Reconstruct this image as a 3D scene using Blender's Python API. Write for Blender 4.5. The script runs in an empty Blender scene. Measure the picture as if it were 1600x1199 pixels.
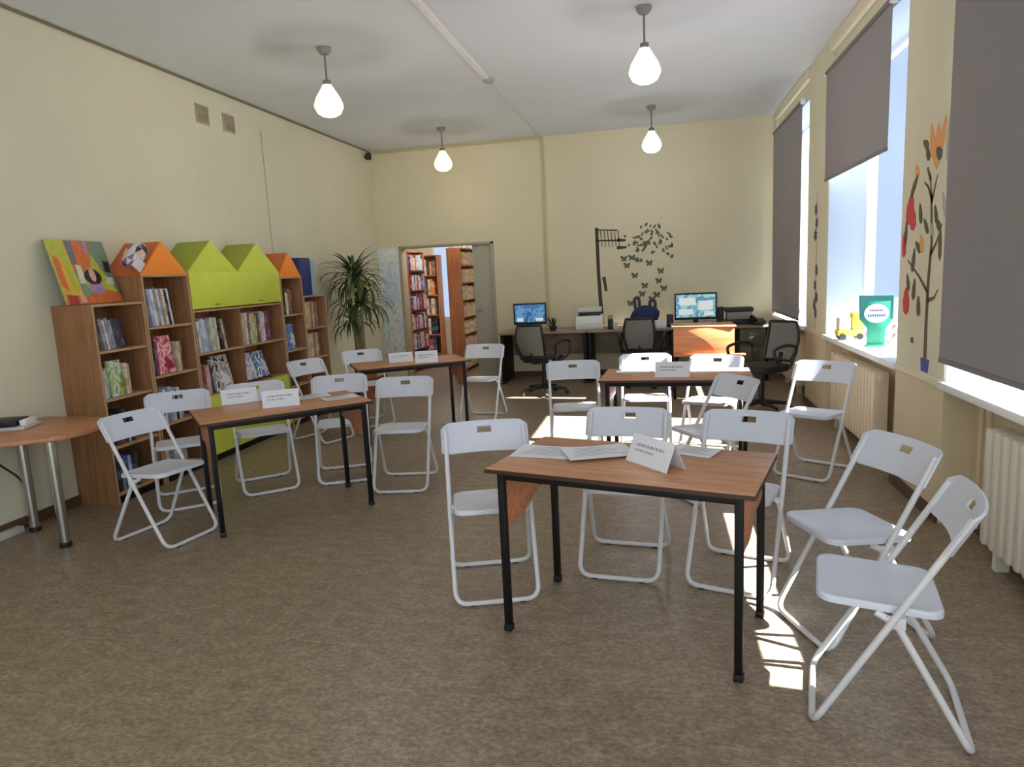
import bpy, bmesh, math, random
from mathutils import Matrix, Vector
random.seed(7)
PI = math.pi
S = bpy.context.scene
COL = S.collection

def lin(c):
    c /= 255.0
    return c / 12.92 if c <= 0.04045 else ((c + 0.055) / 1.055) ** 2.4
def C(r, g, b):
    return (lin(r), lin(g), lin(b), 1.0)

# ------------------------------------------------------------------ camera
yaw, pitch, roll, FPX, CAMH = 0.2111, -0.1568, -0.0489, 1080.6, 1.556
fw = Vector((-math.sin(yaw) * math.cos(pitch), math.cos(yaw) * math.cos(pitch), math.sin(pitch)))
rt = Vector((math.cos(yaw), math.sin(yaw), 0))
up = rt.cross(fw)
r2 = rt * math.cos(roll) + up * math.sin(roll)
u2 = -rt * math.sin(roll) + up * math.cos(roll)
cd = bpy.data.cameras.new('camera')
cam = bpy.data.objects.new('camera', cd)
COL.objects.link(cam)
cd.sensor_fit = 'HORIZONTAL'
cd.sensor_width = 36.0
cd.lens = 36.0 * FPX / 1600.0
cd.clip_start = 0.02
cam.matrix_world = Matrix(((r2.x, u2.x, -fw.x, 0), (r2.y, u2.y, -fw.y, 0), (r2.z, u2.z, -fw.z, CAMH), (0, 0, 0, 1)))
S.camera = cam

# ------------------------------------------------------------------ colour management, sky, sun
S.view_settings.view_transform = 'Standard'
S.view_settings.look = 'None'
S.view_settings.gamma = 1.0
S.view_settings.exposure = 0.3
S.view_settings.use_curve_mapping = False
S.cycles.use_denoising = True
S.cycles.max_bounces = 10
S.cycles.diffuse_bounces = 6
S.cycles.sample_clamp_indirect = 15.0
W = bpy.data.worlds.new('daylight_sky')
S.world = W
W.use_nodes = True
bg = W.node_tree.nodes['Background']
bg.inputs[0].default_value = C(196, 212, 242)
bg.inputs[1].default_value = 1.0

def light(name, kind, loc, energy, color=(1, 1, 1), **k):
    d = bpy.data.lights.new(name, kind)
    d.energy = energy
    d.color = color
    for a, v in k.items():
        setattr(d, a, v)
    o = bpy.data.objects.new(name, d)
    COL.objects.link(o)
    o.location = loc
    return o
SUN_DIR = Vector((-1.21, 0.12, -1.0)).normalized()
sun = light('sun', 'SUN', (6, 0, 6), 48.0, (0.96, 0.98, 1.0), angle=0.009)
sun.rotation_euler = SUN_DIR.to_track_quat('-Z', 'Y').to_euler()
# area lamps added at the unseen windows behind the camera to brighten the room
def fill_lamp(name, loc, direction, sx, sy, e, col=(0.80, 0.91, 1.0)):
    o = light(name, 'AREA', loc, e, col, shape='RECTANGLE', size=sx, size_y=sy)
    o.rotation_euler = Vector(direction).to_track_quat('-Z', 'Y').to_euler()
    return o
fill_lamp('window_daylight_near', (1.66, -0.3, 2.0), (-1, 0.45, 0.0), 2.2, 1.6, 38)
fill_lamp('window_daylight_far', (1.66, -2.5, 2.0), (-1, 0.8, 0.0), 2.2, 1.3, 46)
fill_lamp('window_daylight_front', (-1.3, -3.42, 2.0), (0, 1, 0.1), 2.2, 4.4, 44)

# ------------------------------------------------------------------ materials
MATS = {}
def mat(name, rgb, rough=0.55, metal=0.0, var=0.0, scale=6.0, bump=0.0, spec=0.5, stretch=None, detail=3.0):
    if name in MATS:
        return MATS[name]
    m = bpy.data.materials.new(name)
    m.use_nodes = True
    nt = m.node_tree
    b = nt.nodes['Principled BSDF']
    b.inputs['Roughness'].default_value = rough
    b.inputs['Metallic'].default_value = metal
    b.inputs['Specular IOR Level'].default_value = spec
    col = C(*rgb)
    b.inputs['Base Color'].default_value = col
    if var or bump:
        tc = nt.nodes.new('ShaderNodeTexCoord')
        mp = nt.nodes.new('ShaderNodeMapping')
        if stretch:
            mp.inputs['Scale'].default_value = stretch
        nz = nt.nodes.new('ShaderNodeTexNoise')
        nz.inputs['Scale'].default_value = scale
        nz.inputs['Detail'].default_value = detail
        nt.links.new(tc.outputs['Object'], mp.inputs[0])
        nt.links.new(mp.outputs[0], nz.inputs['Vector'])
        if var:
            rp = nt.nodes.new('ShaderNodeValToRGB')
            rp.color_ramp.elements[0].position = 0.3
            rp.color_ramp.elements[1].position = 0.7
            rp.color_ramp.elements[0].color = tuple(max(0, x * (1 - var)) for x in col[:3]) + (1,)
            rp.color_ramp.elements[1].color = tuple(min(1, x * (1 + var)) for x in col[:3]) + (1,)
            nt.links.new(nz.outputs['Fac'], rp.inputs[0])
            nt.links.new(rp.outputs[0], b.inputs['Base Color'])
        if bump:
            bp = nt.nodes.new('ShaderNodeBump')
            bp.inputs['Strength'].default_value = bump
            bp.inputs['Distance'].default_value = 0.01
            nt.links.new(nz.outputs['Fac'], bp.inputs['Height'])
            nt.links.new(bp.outputs[0], b.inputs['Normal'])
    MATS[name] = m
    return m

def floor_mat():
    m = bpy.data.materials.new('mottled_linoleum')
    m.use_nodes = True
    nt = m.node_tree
    L = nt.links.new
    b = nt.nodes['Principled BSDF']
    tc = nt.nodes.new('ShaderNodeTexCoord')
    def noise(scale, detail, st):
        mp = nt.nodes.new('ShaderNodeMapping')
        mp.inputs['Scale'].default_value = st
        n = nt.nodes.new('ShaderNodeTexNoise')
        n.inputs['Scale'].default_value = scale
        n.inputs['Detail'].default_value = detail
        L(tc.outputs['Object'], mp.inputs[0])
        L(mp.outputs[0], n.inputs['Vector'])
        return n
    n1 = noise(10.0, 4.0, (1.0, 1.5, 1))
    n2 = noise(40.0, 3.0, (1.0, 1.35, 1))
    n3 = noise(85.0, 2.0, (1, 1, 1))
    def mth(op, a, c):
        x = nt.nodes.new('ShaderNodeMath')
        x.operation = op
        for i, q in enumerate((a, c)):
            if isinstance(q, float):
                x.inputs[i].default_value = q
            else:
                L(q, x.inputs[i])
        return x.outputs[0]
    f = mth('ADD', mth('MULTIPLY', n1.outputs['Fac'], 0.30), mth('ADD', mth('MULTIPLY', n2.outputs['Fac'], 0.46), mth('MULTIPLY', n3.outputs['Fac'], 0.24)))
    rp = nt.nodes.new('ShaderNodeValToRGB')
    e = rp.color_ramp.elements
    e[0].position, e[0].color = 0.38, C(114, 98, 80)
    e[1].position, e[1].color = 0.62, C(164, 146, 124)
    k = e.new(0.5)
    k.color = C(138, 120, 100)
    L(f, rp.inputs[0])
    L(rp.outputs[0], b.inputs['Base Color'])
    b.inputs['Roughness'].default_value = 0.38
    b.inputs['Specular IOR Level'].default_value = 0.45
    return m

def wood_mat(name, c1, c2, rough=0.42, axis=0, sc=3.0):
    m = bpy.data.materials.new(name)
    m.use_nodes = True
    nt = m.node_tree
    L = nt.links.new
    b = nt.nodes['Principled BSDF']
    tc = nt.nodes.new('ShaderNodeTexCoord')
    mp = nt.nodes.new('ShaderNodeMapping')
    s = [14.0, 14.0, 14.0]
    s[axis] = 0.9
    mp.inputs['Scale'].default_value = s
    n = nt.nodes.new('ShaderNodeTexNoise')
    n.inputs['Scale'].default_value = sc
    n.inputs['Detail'].default_value = 4.0
    n.inputs['Distortion'].default_value = 0.6
    rp = nt.nodes.new('ShaderNodeValToRGB')
    rp.color_ramp.elements[0].position = 0.34
    rp.color_ramp.elements[1].position = 0.68
    rp.color_ramp.elements[0].color = C(*c1)
    rp.color_ramp.elements[1].color = C(*c2)
    L(tc.outputs['Object'], mp.inputs[0])
    L(mp.outputs[0], n.inputs['Vector'])
    L(n.outputs['Fac'], rp.inputs[0])
    L(rp.outputs[0], b.inputs['Base Color'])
    b.inputs['Roughness'].default_value = rough
    MATS[name] = m
    return m

def emit_mat(name, rgb, strength, rgb2=None, strength2=None):
    """a lit glass lamp shade: brighter at the belly than at the neck (object z)"""
    m = bpy.data.materials.new(name)
    m.use_nodes = True
    nt = m.node_tree
    b = nt.nodes['Principled BSDF']
    b.inputs['Base Color'].default_value = C(235, 232, 215)
    b.inputs['Roughness'].default_value = 0.35
    b.inputs['Emission Color'].default_value = C(*rgb)
    b.inputs['Emission Strength'].default_value = strength
    return m

def glass_mat():
    m = bpy.data.materials.new('window_glass')
    m.use_nodes = True
    nt = m.node_tree
    nt.nodes.remove(nt.nodes['Principled BSDF'])
    out = nt.nodes['Material Output']
    t = nt.nodes.new('ShaderNodeBsdfTransparent')
    t.inputs[0].default_value = (0.93, 0.96, 0.97, 1)
    g = nt.nodes.new('ShaderNodeBsdfGlossy')
    g.inputs['Roughness'].default_value = 0.02
    mx = nt.nodes.new('ShaderNodeMixShader')
    mx.inputs[0].default_value = 0.05
    nt.links.new(t.outputs[0], mx.inputs[1])
    nt.links.new(g.outputs[0], mx.inputs[2])
    nt.links.new(mx.outputs[0], out.inputs[0])
    return m

def blotch_mat(name, cols, scale=9.0, rough=0.5, stretch=(1, 1, 1)):
    """printed cover / poster: irregular blotches of the given colours"""
    m = bpy.data.materials.new(name)
    m.use_nodes = True
    nt = m.node_tree
    L = nt.links.new
    b = nt.nodes['Principled BSDF']
    tc = nt.nodes.new('ShaderNodeTexCoord')
    mp = nt.nodes.new('ShaderNodeMapping')
    mp.inputs['Scale'].default_value = stretch
    n = nt.nodes.new('ShaderNodeTexNoise')
    n.inputs['Scale'].default_value = scale
    n.inputs['Detail'].default_value = 1.5
    n.inputs['Distortion'].default_value = 0.8
    rp = nt.nodes.new('ShaderNodeValToRGB')
    rp.color_ramp.interpolation = 'CONSTANT'
    k = len(cols)
    e = rp.color_ramp.elements
    e[0].position = 0.0
    e[0].color = C(*cols[0])
    e[1].position = 0.34 + 0.32 * 1 / k
    e[1].color = C(*cols[1])
    for i in range(2, k):
        q = e.new(0.34 + 0.32 * i / k)
        q.color = C(*cols[i])
    L(tc.outputs['Object'], mp.inputs[0])
    L(mp.outputs[0], n.inputs['Vector'])
    L(n.outputs['Fac'], rp.inputs[0])
    L(rp.outputs[0], b.inputs['Base Color'])
    b.inputs['Roughness'].default_value = rough
    return m

M_wall = mat('cream_wall_paint', (218, 213, 188), 0.8, var=0.03, scale=1.5)
M_wallb = mat('cream_wall_paint_back', (222, 212, 182), 0.8, var=0.03, scale=1.5)
M_dado = mat('beige_dado_paint', (216, 200, 168), 0.7, var=0.03, scale=2)
M_ceil = mat('white_ceiling_paint', (221, 225, 232), 0.85, var=0.02, scale=1.2)
M_floor = floor_mat()
M_base = mat('brown_baseboard', (92, 68, 50), 0.6)
M_trim = mat('cream_trim', (226, 218, 190), 0.6)
M_conduit = mat('cream_conduit', (196, 186, 142), 0.6)
M_white = mat('white_gloss', (232, 234, 236), 0.35)
M_reveal = mat('pale_window_reveal', (196, 208, 224), 0.6)
M_sill = mat('white_window_sill', (236, 238, 240), 0.4)
M_chair = mat('white_powder_coat', (216, 216, 220), 0.38)
M_seat = mat('white_chair_plastic', (210, 213, 226), 0.36, bump=0.05, scale=160)
M_black = mat('black_metal', (16, 14, 14), 0.55, spec=0.3)
M_blackpl = mat('black_plastic', (24, 26, 28), 0.45)
M_rubber = mat('dark_rubber', (45, 42, 40), 0.7)
M_chrome = mat('brushed_chrome', (190, 190, 186), 0.24, metal=1.0)
M_blind = mat('taupe_blind_fabric', (150, 145, 148), 0.9, bump=0.08, scale=220)
M_blindbar = mat('taupe_blind_bar', (120, 112, 114), 0.6)
M_top = wood_mat('cherry_laminate', (172, 116, 82), (204, 146, 106), 0.36)
M_panel = wood_mat('cherry_panel', (176, 108, 70), (206, 138, 96), 0.4)
M_case = wood_mat('brown_bookcase_laminate', (136, 95, 62), (164, 118, 80), 0.5, axis=2)
M_caseedge = wood_mat('light_bookcase_edge', (176, 138, 100), (196, 158, 118), 0.5, axis=2)
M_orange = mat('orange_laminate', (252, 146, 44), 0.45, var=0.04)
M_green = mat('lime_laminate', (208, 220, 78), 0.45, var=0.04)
M_green_shaded = mat('lime_roof_laminate', (152, 164, 50), 0.5, var=0.04)  # same lime laminate, the slopes' shade put into a darker colour
M_desk = wood_mat('grey_brown_desk', (140, 122, 106), (168, 148, 128), 0.45)
M_glass = glass_mat()
M_rad = mat('radiator_paint', (222, 216, 200), 0.45)
M_radb = mat('beige_radiator_paint', (222, 206, 180), 0.5)
M_paper = mat('white_paper', (228, 229, 236), 0.8)
M_ink = mat('grey_ink', (160, 164, 178), 0.8)
M_lamp = emit_mat('lit_opal_glass_warm', (255, 244, 205), 0.95)
M_lampc = emit_mat('lit_opal_glass_cool', (226, 244, 240), 0.8)
M_greydoor = mat('grey_door_paint', (176, 172, 156), 0.6)

# ------------------------------------------------------------------ mesh helpers
class MB:
    def __init__(s):
        s.v, s.f, s.m = [], [], []
    def add(s, vs, fs, mi=0):
        o = len(s.v)
        s.v += [tuple(p) for p in vs]
        for f in fs:
            s.f.append(tuple(i + o for i in f))
            s.m.append(mi)
        return s
    def box(s, x0, x1, y0, y1, z0, z1, mi=0, M=None):
        x0, x1 = min(x0, x1), max(x0, x1)
        y0, y1 = min(y0, y1), max(y0, y1)
        z0, z1 = min(z0, z1), max(z0, z1)
        vs = [Vector(p) for p in ((x0, y0, z0), (x1, y0, z0), (x1, y1, z0), (x0, y1, z0), (x0, y0, z1), (x1, y0, z1), (x1, y1, z1), (x0, y1, z1))]
        if M is not None:
            vs = [M @ p for p in vs]
        return s.add(vs, [(0, 3, 2, 1), (4, 5, 6, 7), (0, 1, 5, 4), (1, 2, 6, 5), (2, 3, 7, 6), (3, 0, 4, 7)], mi)
    def prism(s, poly, fn, a, b, mi=0):
        """poly: 2D points; fn(u, v, w) -> 3D"""
        n = len(poly)
        vs = [fn(u, v, a) for u, v in poly] + [fn(u, v, b) for u, v in poly]
        fs = [tuple(range(n))[::-1], tuple(range(n, 2 * n))]
        fs += [(i, (i + 1) % n, n + (i + 1) % n, n + i) for i in range(n)]
        return s.add(vs, fs, mi)
    def tube(s, pts, r, n=10, mi=0, caps=True, closed=False):
        P = [Vector(p) for p in pts]
        k = len(P)
        rs = r if isinstance(r, (list, tuple)) else [r] * k
        T = []
        for i in range(k):
            a = P[i - 1] if i > 0 else (P[-1] if closed else P[0])
            b = P[i + 1] if i < k - 1 else (P[0] if closed else P[-1])
            T.append((b - a).normalized())
        ref = Vector((0, 0, 1)) if abs(T[0].z) < 0.9 else Vector((1, 0, 0))
        nrm = (ref - T[0] * ref.dot(T[0])).normalized()
        vs = []
        for i in range(k):
            nrm = (nrm - T[i] * nrm.dot(T[i])).normalized()
            bn = T[i].cross(nrm)
            for j in range(n):
                t = 2 * PI * j / n
                vs.append(P[i] + (nrm * math.cos(t) + bn * math.sin(t)) * rs[i])
        fs = []
        for i in range(k if closed else k - 1):
            i2 = (i + 1) % k
            for j in range(n):
                j2 = (j + 1) % n
                fs.append((i * n + j, i * n + j2, i2 * n + j2, i2 * n + j))
        if caps and not closed:
            fs.append(tuple(range(n))[::-1])
            fs.append(tuple((k - 1) * n + j for j in range(n)))
        return s.add(vs, fs, mi)
    def lathe(s, prof, n=24, c=(0, 0), mi=0):
        vs = []
        for r, z in prof:
            for j in range(n):
                t = 2 * PI * j / n
                vs.append((c[0] + max(r, 1e-4) * math.cos(t), c[1] + max(r, 1e-4) * math.sin(t), z))
        fs = []
        for i in range(len(prof) - 1):
            for j in range(n):
                j2 = (j + 1) % n
                fs.append((i * n + j, i * n + j2, (i + 1) * n + j2, (i + 1) * n + j))
        fs.append(tuple(range(n))[::-1])
        fs.append(tuple((len(prof) - 1) * n + j for j in range(n)))
        return s.add(vs, fs, mi)
    def build(s, name, mats, parent=None, bevel=0.0, smooth=35, loc=None, solid=0.0, seg=2):
        me = bpy.data.meshes.new(name)
        me.from_pydata(s.v, [], s.f)
        if not isinstance(mats, (list, tuple)):
            mats = [mats]
        for q in mats:
            me.materials.append(q)
        me.polygons.foreach_set('material_index', s.m)
        bm = bmesh.new()
        bm.from_mesh(me)
        bmesh.ops.recalc_face_normals(bm, faces=bm.faces[:])
        if solid:
            bmesh.ops.solidify(bm, geom=bm.faces[:], thickness=solid)
            bmesh.ops.recalc_face_normals(bm, faces=bm.faces[:])
        if bevel:
            ed = [e for e in bm.edges if len(e.link_faces) == 2 and e.calc_face_angle(0) > 0.6]
            bmesh.ops.bevel(bm, geom=ed, offset=bevel, segments=seg, affect='EDGES', profile=0.5, clamp_overlap=True)
        bm.to_mesh(me)
        bm.free()
        if smooth:
            me.polygons.foreach_set('use_smooth', [True] * len(me.polygons))
            me.set_sharp_from_angle(angle=math.radians(smooth))
        o = bpy.data.objects.new(name, me)
        COL.objects.link(o)
        if parent is not None:
            o.parent = parent
        if loc is not None:
            o.location = loc
        return o

def tag(o, label, cat, group=None, kind=None):
    o['label'] = label
    o['category'] = cat
    if group:
        o['group'] = group
    if kind:
        o['kind'] = kind
    return o
def thing(name, label, cat, loc=(0, 0, 0), rz=0.0, group=None):
    o = bpy.data.objects.new(name, None)
    o.empty_display_size = 0.1
    COL.objects.link(o)
    o.location = loc
    o.rotation_euler = (0, 0, rz)
    return tag(o, label, cat, group)
def copy_tree(o, parent=None):
    c = o.copy()
    COL.objects.link(c)
    if parent is not None:
        c.parent = parent
    for ch in o.children:
        copy_tree(ch, c)
    return c
def struct(name, mb, m, bevel=0.0, parent=None, **k):
    o = mb.build(name, m, parent, bevel, **k)
    if parent is None:
        o['kind'] = 'structure'
    return o
def arc_fillet(pts, rads, n=6):
    """polyline with rounded corners; rads[i] is the fillet at pts[i] (ends ignored)"""
    P = [Vector(p) for p in pts]
    out = [P[0]]
    for i in range(1, len(P) - 1):
        a, b, c = P[i - 1], P[i], P[i + 1]
        r = rads[i] if isinstance(rads, (list, tuple)) else rads
        d1, d2 = (a - b).normalized(), (c - b).normalized()
        p1, p2 = b + d1 * r, b + d2 * r
        for k in range(n + 1):
            t = k / n
            out.append(p1 * (1 - t) ** 2 + b * 2 * t * (1 - t) + p2 * t * t)
    out.append(P[-1])
    return out
def rrect(x0, x1, y0, y1, r, n=5):
    rr = r if isinstance(r, (list, tuple)) else [r] * 4
    pts = []
    for (cx, cy, a0, q) in ((x1 - rr[0], y1 - rr[0], 0, rr[0]), (x0 + rr[1], y1 - rr[1], PI / 2, rr[1]), (x0 + rr[2], y0 + rr[2], PI, rr[2]), (x1 - rr[3], y0 + rr[3], 1.5 * PI, rr[3])):
        for k in range(n + 1):
            t = a0 + PI / 2 * k / n
            pts.append((cx + q * math.cos(t), cy + q * math.sin(t)))
    return pts
XYZ = lambda u, v, w: (u, v, w)

# ------------------------------------------------------------------ room shell
XL, XR, YB, ZC, YF = -4.276, 1.58, 10.34, 3.507, -3.5
XO = 2.0          # outer face of the window wall
XBAY = 1.74       # inner face of the window bays
struct('floor', MB().box(XL - 0.2, XO + 0.2, YF - 0.2, 14.2, -0.1, 0.0), M_floor)
struct('ceiling', MB().box(XL - 0.2, XO + 0.2, YF - 0.2, YB + 0.2, ZC, ZC + 0.12), M_ceil)
struct('wall_left', MB().box(XL - 0.2, XL, YF - 0.2, YB + 0.2, 0, ZC), M_wall)
DX0, DX1, DZ = -3.90, -2.40, 2.06
wb = MB()
wb.box(XL - 0.2, DX0, YB, YB + 0.2, 0, ZC)
wb.box(DX1, XO, YB, YB + 0.2, 0, ZC)
wb.box(DX0, DX1, YB, YB + 0.2, DZ, ZC)
struct('wall_back', wb, M_wallb)
# bays: (y0, y1)
BAYS = [(8.02, 10.12), (5.08, 7.12), (2.28, 4.27), (-1.15, 0.55), (-3.2, -1.85)]
ZS, ZT = 0.84, 3.24
wr = MB()
edges = [YF] + [q for b in sorted(BAYS) for q in b] + [YB + 0.2]
for i in range(0, len(edges), 2):           # piers
    wr.box(XR, XO, edges[i], edges[i + 1], ZS, ZC, 0)
    wr.box(XR, XO, edges[i], edges[i + 1], 0, ZS, 1)
for (a, b) in BAYS:
    wr.box(XBAY, XO, a, b, 0, ZS - 0.05, 1)
    wr.box(XR + 0.03, XO, a, b, ZT, ZC, 0)
struct('wall_right', wr, [M_wall, M_dado])
# front wall (behind the camera) with one wide window
wf = MB()
wf.box(XL - 0.2, XO + 0.2, YF - 0.2, YF, 0, 0.84)
wf.box(XL - 0.2, XO + 0.2, YF - 0.2, YF, 3.2, ZC)
wf.box(XL - 0.2, -3.6, YF - 0.2, YF, 0.84, 3.2)
wf.box(1.0, XO + 0.2, YF - 0.2, YF, 0.84, 3.2)
struct('wall_front', wf, M_wall)
def window(idx, x0, x1, y0, y1, z0, z1, axis, mull=1, sill=None):
    w = MB()
    t = 0.06
    if axis == 'x':
        w.box(x0, x1, y0, y1, z0, z0 + t).box(x0, x1, y0, y1, z1 - t, z1)
        w.box(x0, x1, y0, y0 + t, z0, z1).box(x0, x1, y1 - t, y1, z0, z1)
        for k in range(mull):
            yy = y0 + (y1 - y0) * (k + 1) / (mull + 1)
            w.box(x0 + 0.004, x1 - 0.004, yy - 0.03, yy + 0.03, z0, z1)
    else:
        w.box(x0, x1, y0, y1, z0, z0 + t).box(x0, x1, y0, y1, z1 - t, z1)
        w.box(x0, x0 + t, y0, y1, z0, z1).box(x1 - t, x1, y0, y1, z0, z1)
        for k in range(mull):
            xx = x0 + (x1 - x0) * (k + 1) / (mull + 1)
            w.box(xx - 0.03, xx + 0.03, y0 + 0.004, y1 - 0.004, z0, z1)
    f = struct('window_%d' % idx, w, M_white)
    g = MB()
    if axis == 'x':
        xm = (x0 + x1) / 2
        g.box(xm - 0.003, xm + 0.003, y0 + 0.02, y1 - 0.02, z0 + 0.02, z1 - 0.02)
    else:
        ym = (y0 + y1) / 2
        g.box(x0 + 0.02, x1 - 0.02, ym - 0.003, ym + 0.003, z0 + 0.02, z1 - 0.02)
    g.build('glass', M_glass, f, smooth=0)
    if sill:
        s_ = MB().box(*sill)
        s_.build('sill', M_sill, f, bevel=0.006)
    return f
for i, (a, b) in enumerate(BAYS):
    window(i + 1, 1.90, 1.96, a, b, ZS, ZT, 'x', mull=0 if i < 3 else 1, sill=(1.55, XO, a - 0.03 if i else a, b + (0.02 if i else 0.0), ZS - 0.045, ZS))
for i, (a, b) in enumerate(BAYS[:3]):
    wnd = bpy.data.objects['window_%d' % (i + 1)]
    for (p, q_) in ((a, a + 0.012), (b - 0.012, b)):
        MB().box(XR + 0.004, 1.90, p, q_, ZS, ZT).build('reveal', M_reveal, wnd, smooth=0)
    if i == 1:
        MB().box(1.895, 1.965, a, a + 0.23, ZS, ZT).build('stile', M_white, wnd, bevel=0.004)  # unseen wide board added to block the sun beside the blind
    MB().box(XR + 0.034, 1.90, a + 0.012, b - 0.012, ZT - 0.012, ZT).build('reveal', M_reveal, wnd, smooth=0)
# paved yard outside the windows
struct('ground_outside', MB().box(XO + 0.3, 60, -30, 45, -1.0, -0.9), mat('grey_asphalt', (72, 76, 85), 0.9, var=0.08, scale=0.6))
window(6, -3.6, 1.0, YF - 0.13, YF - 0.07, 0.84, 3.2, 'y', mull=3)
# cornice strips above the bays, baseboards, conduits
for i, (a, b) in enumerate(BAYS[:3]):
    struct('trim_%d' % (i + 1), MB().box(XR - 0.02, XR + 0.028, a + 0.02, b - 0.02, 3.40, ZC - 0.002), M_trim, bevel=0.006)
struct('baseboard_left', MB().box(XL, XL + 0.018, YF, YB, 0, 0.075), M_base)
bb = MB()
for i in range(0, len(edges), 2):
    bb.box(XR - 0.018, XR, edges[i], min(edges[i + 1], YB), 0, 0.075)
for (a, b) in BAYS:
    bb.box(XBAY - 0.018, XBAY, a, b, 0, 0.075)
struct('baseboard_right', bb, M_base)
struct('baseboard_back', MB().box(DX1 + 0.06, XR, YB - 0.018, YB, 0, 0.075), M_base)
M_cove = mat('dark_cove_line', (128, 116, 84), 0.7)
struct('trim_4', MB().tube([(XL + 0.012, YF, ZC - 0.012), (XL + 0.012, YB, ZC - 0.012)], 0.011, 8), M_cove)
struct('trim_5', MB().box(-1.62, -1.585, YB - 0.022, YB, 0.74, ZC), M_conduit)
struct('trim_6', MB().box(XL, -1.62, YB - 0.018, YB, ZC - 0.045, ZC - 0.012), M_conduit)
struct('trim_7', MB().box(-1.66, -1.61, YF, 7.1, ZC - 0.022, ZC), mat('white_trunking', (236, 233, 232), 0.5))
struct('trim_8', MB().box(-1.645, -1.63, 7.2, YB, ZC - 0.008, ZC), mat('white_trunking_thin', (216, 210, 206), 0.5))
struct('trim_9', MB().tube([(XL + 0.006, 7.3, 1.9), (XL + 0.006, 7.3, 3.27)], 0.006, 6), M_conduit)
struct('trim_10', MB().box(XR - 0.012, XR, 4.28, 5.07, 0.80, 0.84), M_trim)
struct('trim_11', MB().box(XR - 0.012, XR, 7.13, 8.04, 0.80, 0.84), M_trim)
# doorway
dr = MB()
dr.box(DX0, DX0 + 0.035, YB - 0.02, YB + 0.2, 0, DZ).box(DX1 - 0.05, DX1, YB - 0.02, YB + 0.2, 0, DZ)
dr.box(DX0, DX1, YB - 0.02, YB + 0.2, DZ - 0.035, DZ)
d1 = struct('door_1', dr, mat('door_frame_paint', (170, 162, 140), 0.6), bevel=0.004)
MB().box(-2.74, DX1 - 0.05, YB + 0.03, YB + 0.07, 0, DZ - 0.035).build('door_panel', M_greydoor, d1, bevel=0.003)
MB().tube([(-2.71, YB + 0.03, 1.03), (-2.71, YB - 0.03, 1.03), (-2.61, YB - 0.03, 1.03)], 0.009, 8).build('door_handle', M_chrome, d1)
# the room beyond the doorway
BX0, BX1, BY1, BZ = -5.2, -1.6, 13.6, 2.75
q = MB()
q.box(BX0 - 0.1, BX0, YB + 0.2, BY1 + 0.1, 0, BZ).box(BX1, BX1 + 0.1, YB + 0.2, BY1 + 0.1, 0, BZ)
q.box(BX0 - 0.1, -4.45, BY1, BY1 + 0.1, 0, BZ).box(-3.4, BX1 + 0.1, BY1, BY1 + 0.1, 0, BZ)
q.box(-4.45, -3.4, BY1, BY1 + 0.1, 0, 0.7).box(-4.45, -3.4, BY1, BY1 + 0.1, 2.5, BZ)
struct('wall_annex', q, mat('annex_wall_paint', (228, 220, 196), 0.8))
struct('ceiling_annex', MB().box(BX0 - 0.1, BX1 + 0.1, YB + 0.2, BY1 + 0.1, BZ, BZ + 0.1), M_ceil)
window(7, -4.45, -3.4, BY1 + 0.02, BY1 + 0.08, 0.7, 2.5, 'y', mull=1)

# ------------------------------------------------------------------ school tables
def make_table(label, loc, rz, L=1.10, D=0.60, H=0.745, panels=True, group='brown school tables'):
    t = thing('school_table', label, 'table', loc, rz, group)
    MB().box(-L / 2, L / 2, -D / 2, D / 2, H - 0.022, H).build('tabletop', M_top, t, bevel=0.005)
    eb = MB()
    e_ = 0.0015
    for (a, b, c_, d_) in ((-L / 2 - e_, L / 2 + e_, -D / 2 - e_, -D / 2 + e_), (-L / 2 - e_, L / 2 + e_, D / 2 - e_, D / 2 + e_), (-L / 2 - e_, -L / 2 + e_, -D / 2, D / 2), (L / 2 - e_, L / 2 + e_, -D / 2, D / 2)):
        eb.box(a, b, c_, d_, H - 0.021, H - 0.004)
    eb.build('edge_band', mat('dark_edge_band', (58, 38, 28), 0.45), t, smooth=0)
    fx, fy = L / 2 - 0.06, D / 2 - 0.035
    fr = MB()
    zr0, zr1 = H - 0.052, H - 0.022
    fr.box(-fx - 0.012, fx + 0.012, -fy - 0.012, -fy + 0.012, zr0, zr1).box(-fx - 0.012, fx + 0.012, fy - 0.012, fy + 0.012, zr0, zr1)
    fr.box(-fx - 0.012, -fx + 0.012, -fy, fy, zr0, zr1).box(fx - 0.012, fx + 0.012, -fy, fy, zr0, zr1)
    fr.build('frame', M_black, t, bevel=0.002)
    for sx in (-1, 1):
        for sy in (-1, 1):
            lg = MB()
            lg.box(sx * fx - 0.015, sx * fx + 0.015, sy * fy - 0.015, sy * fy + 0.015, 0.012, zr1)
            o = lg.build('leg', M_black, t, bevel=0.003)
            MB().box(sx * fx - 0.018, sx * fx + 0.018, sy * fy - 0.018, sy * fy + 0.018, 0.0, 0.03).build('foot_cap', M_blackpl, o, bevel=0.003)
    if panels:
        for sx in (-1, 1):
            n = 14
            poly = [(-fy + 0.016, zr0 + 0.004), (fy - 0.016, zr0 + 0.004)]
            for k in range(n + 1):
                u = 1 - k / n
                y = (-fy + 0.016) + (2 * fy - 0.032) * u
                z = 0.47 + 0.10 * (1 - math.cos(PI * u)) / 2 + 0.012 * math.sin(4 * PI * u)
                poly.append((y, z))
            MB().prism(poly, lambda u, v, w: (w, u, v), sx * fx - 0.008, sx * fx + 0.008).build('end_panel', M_panel, t, bevel=0.002)
    return t
make_table('nearest brown school table, holding loose papers and one folded white name card', (-0.118, 2.902, 0), math.radians(-16))
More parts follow.
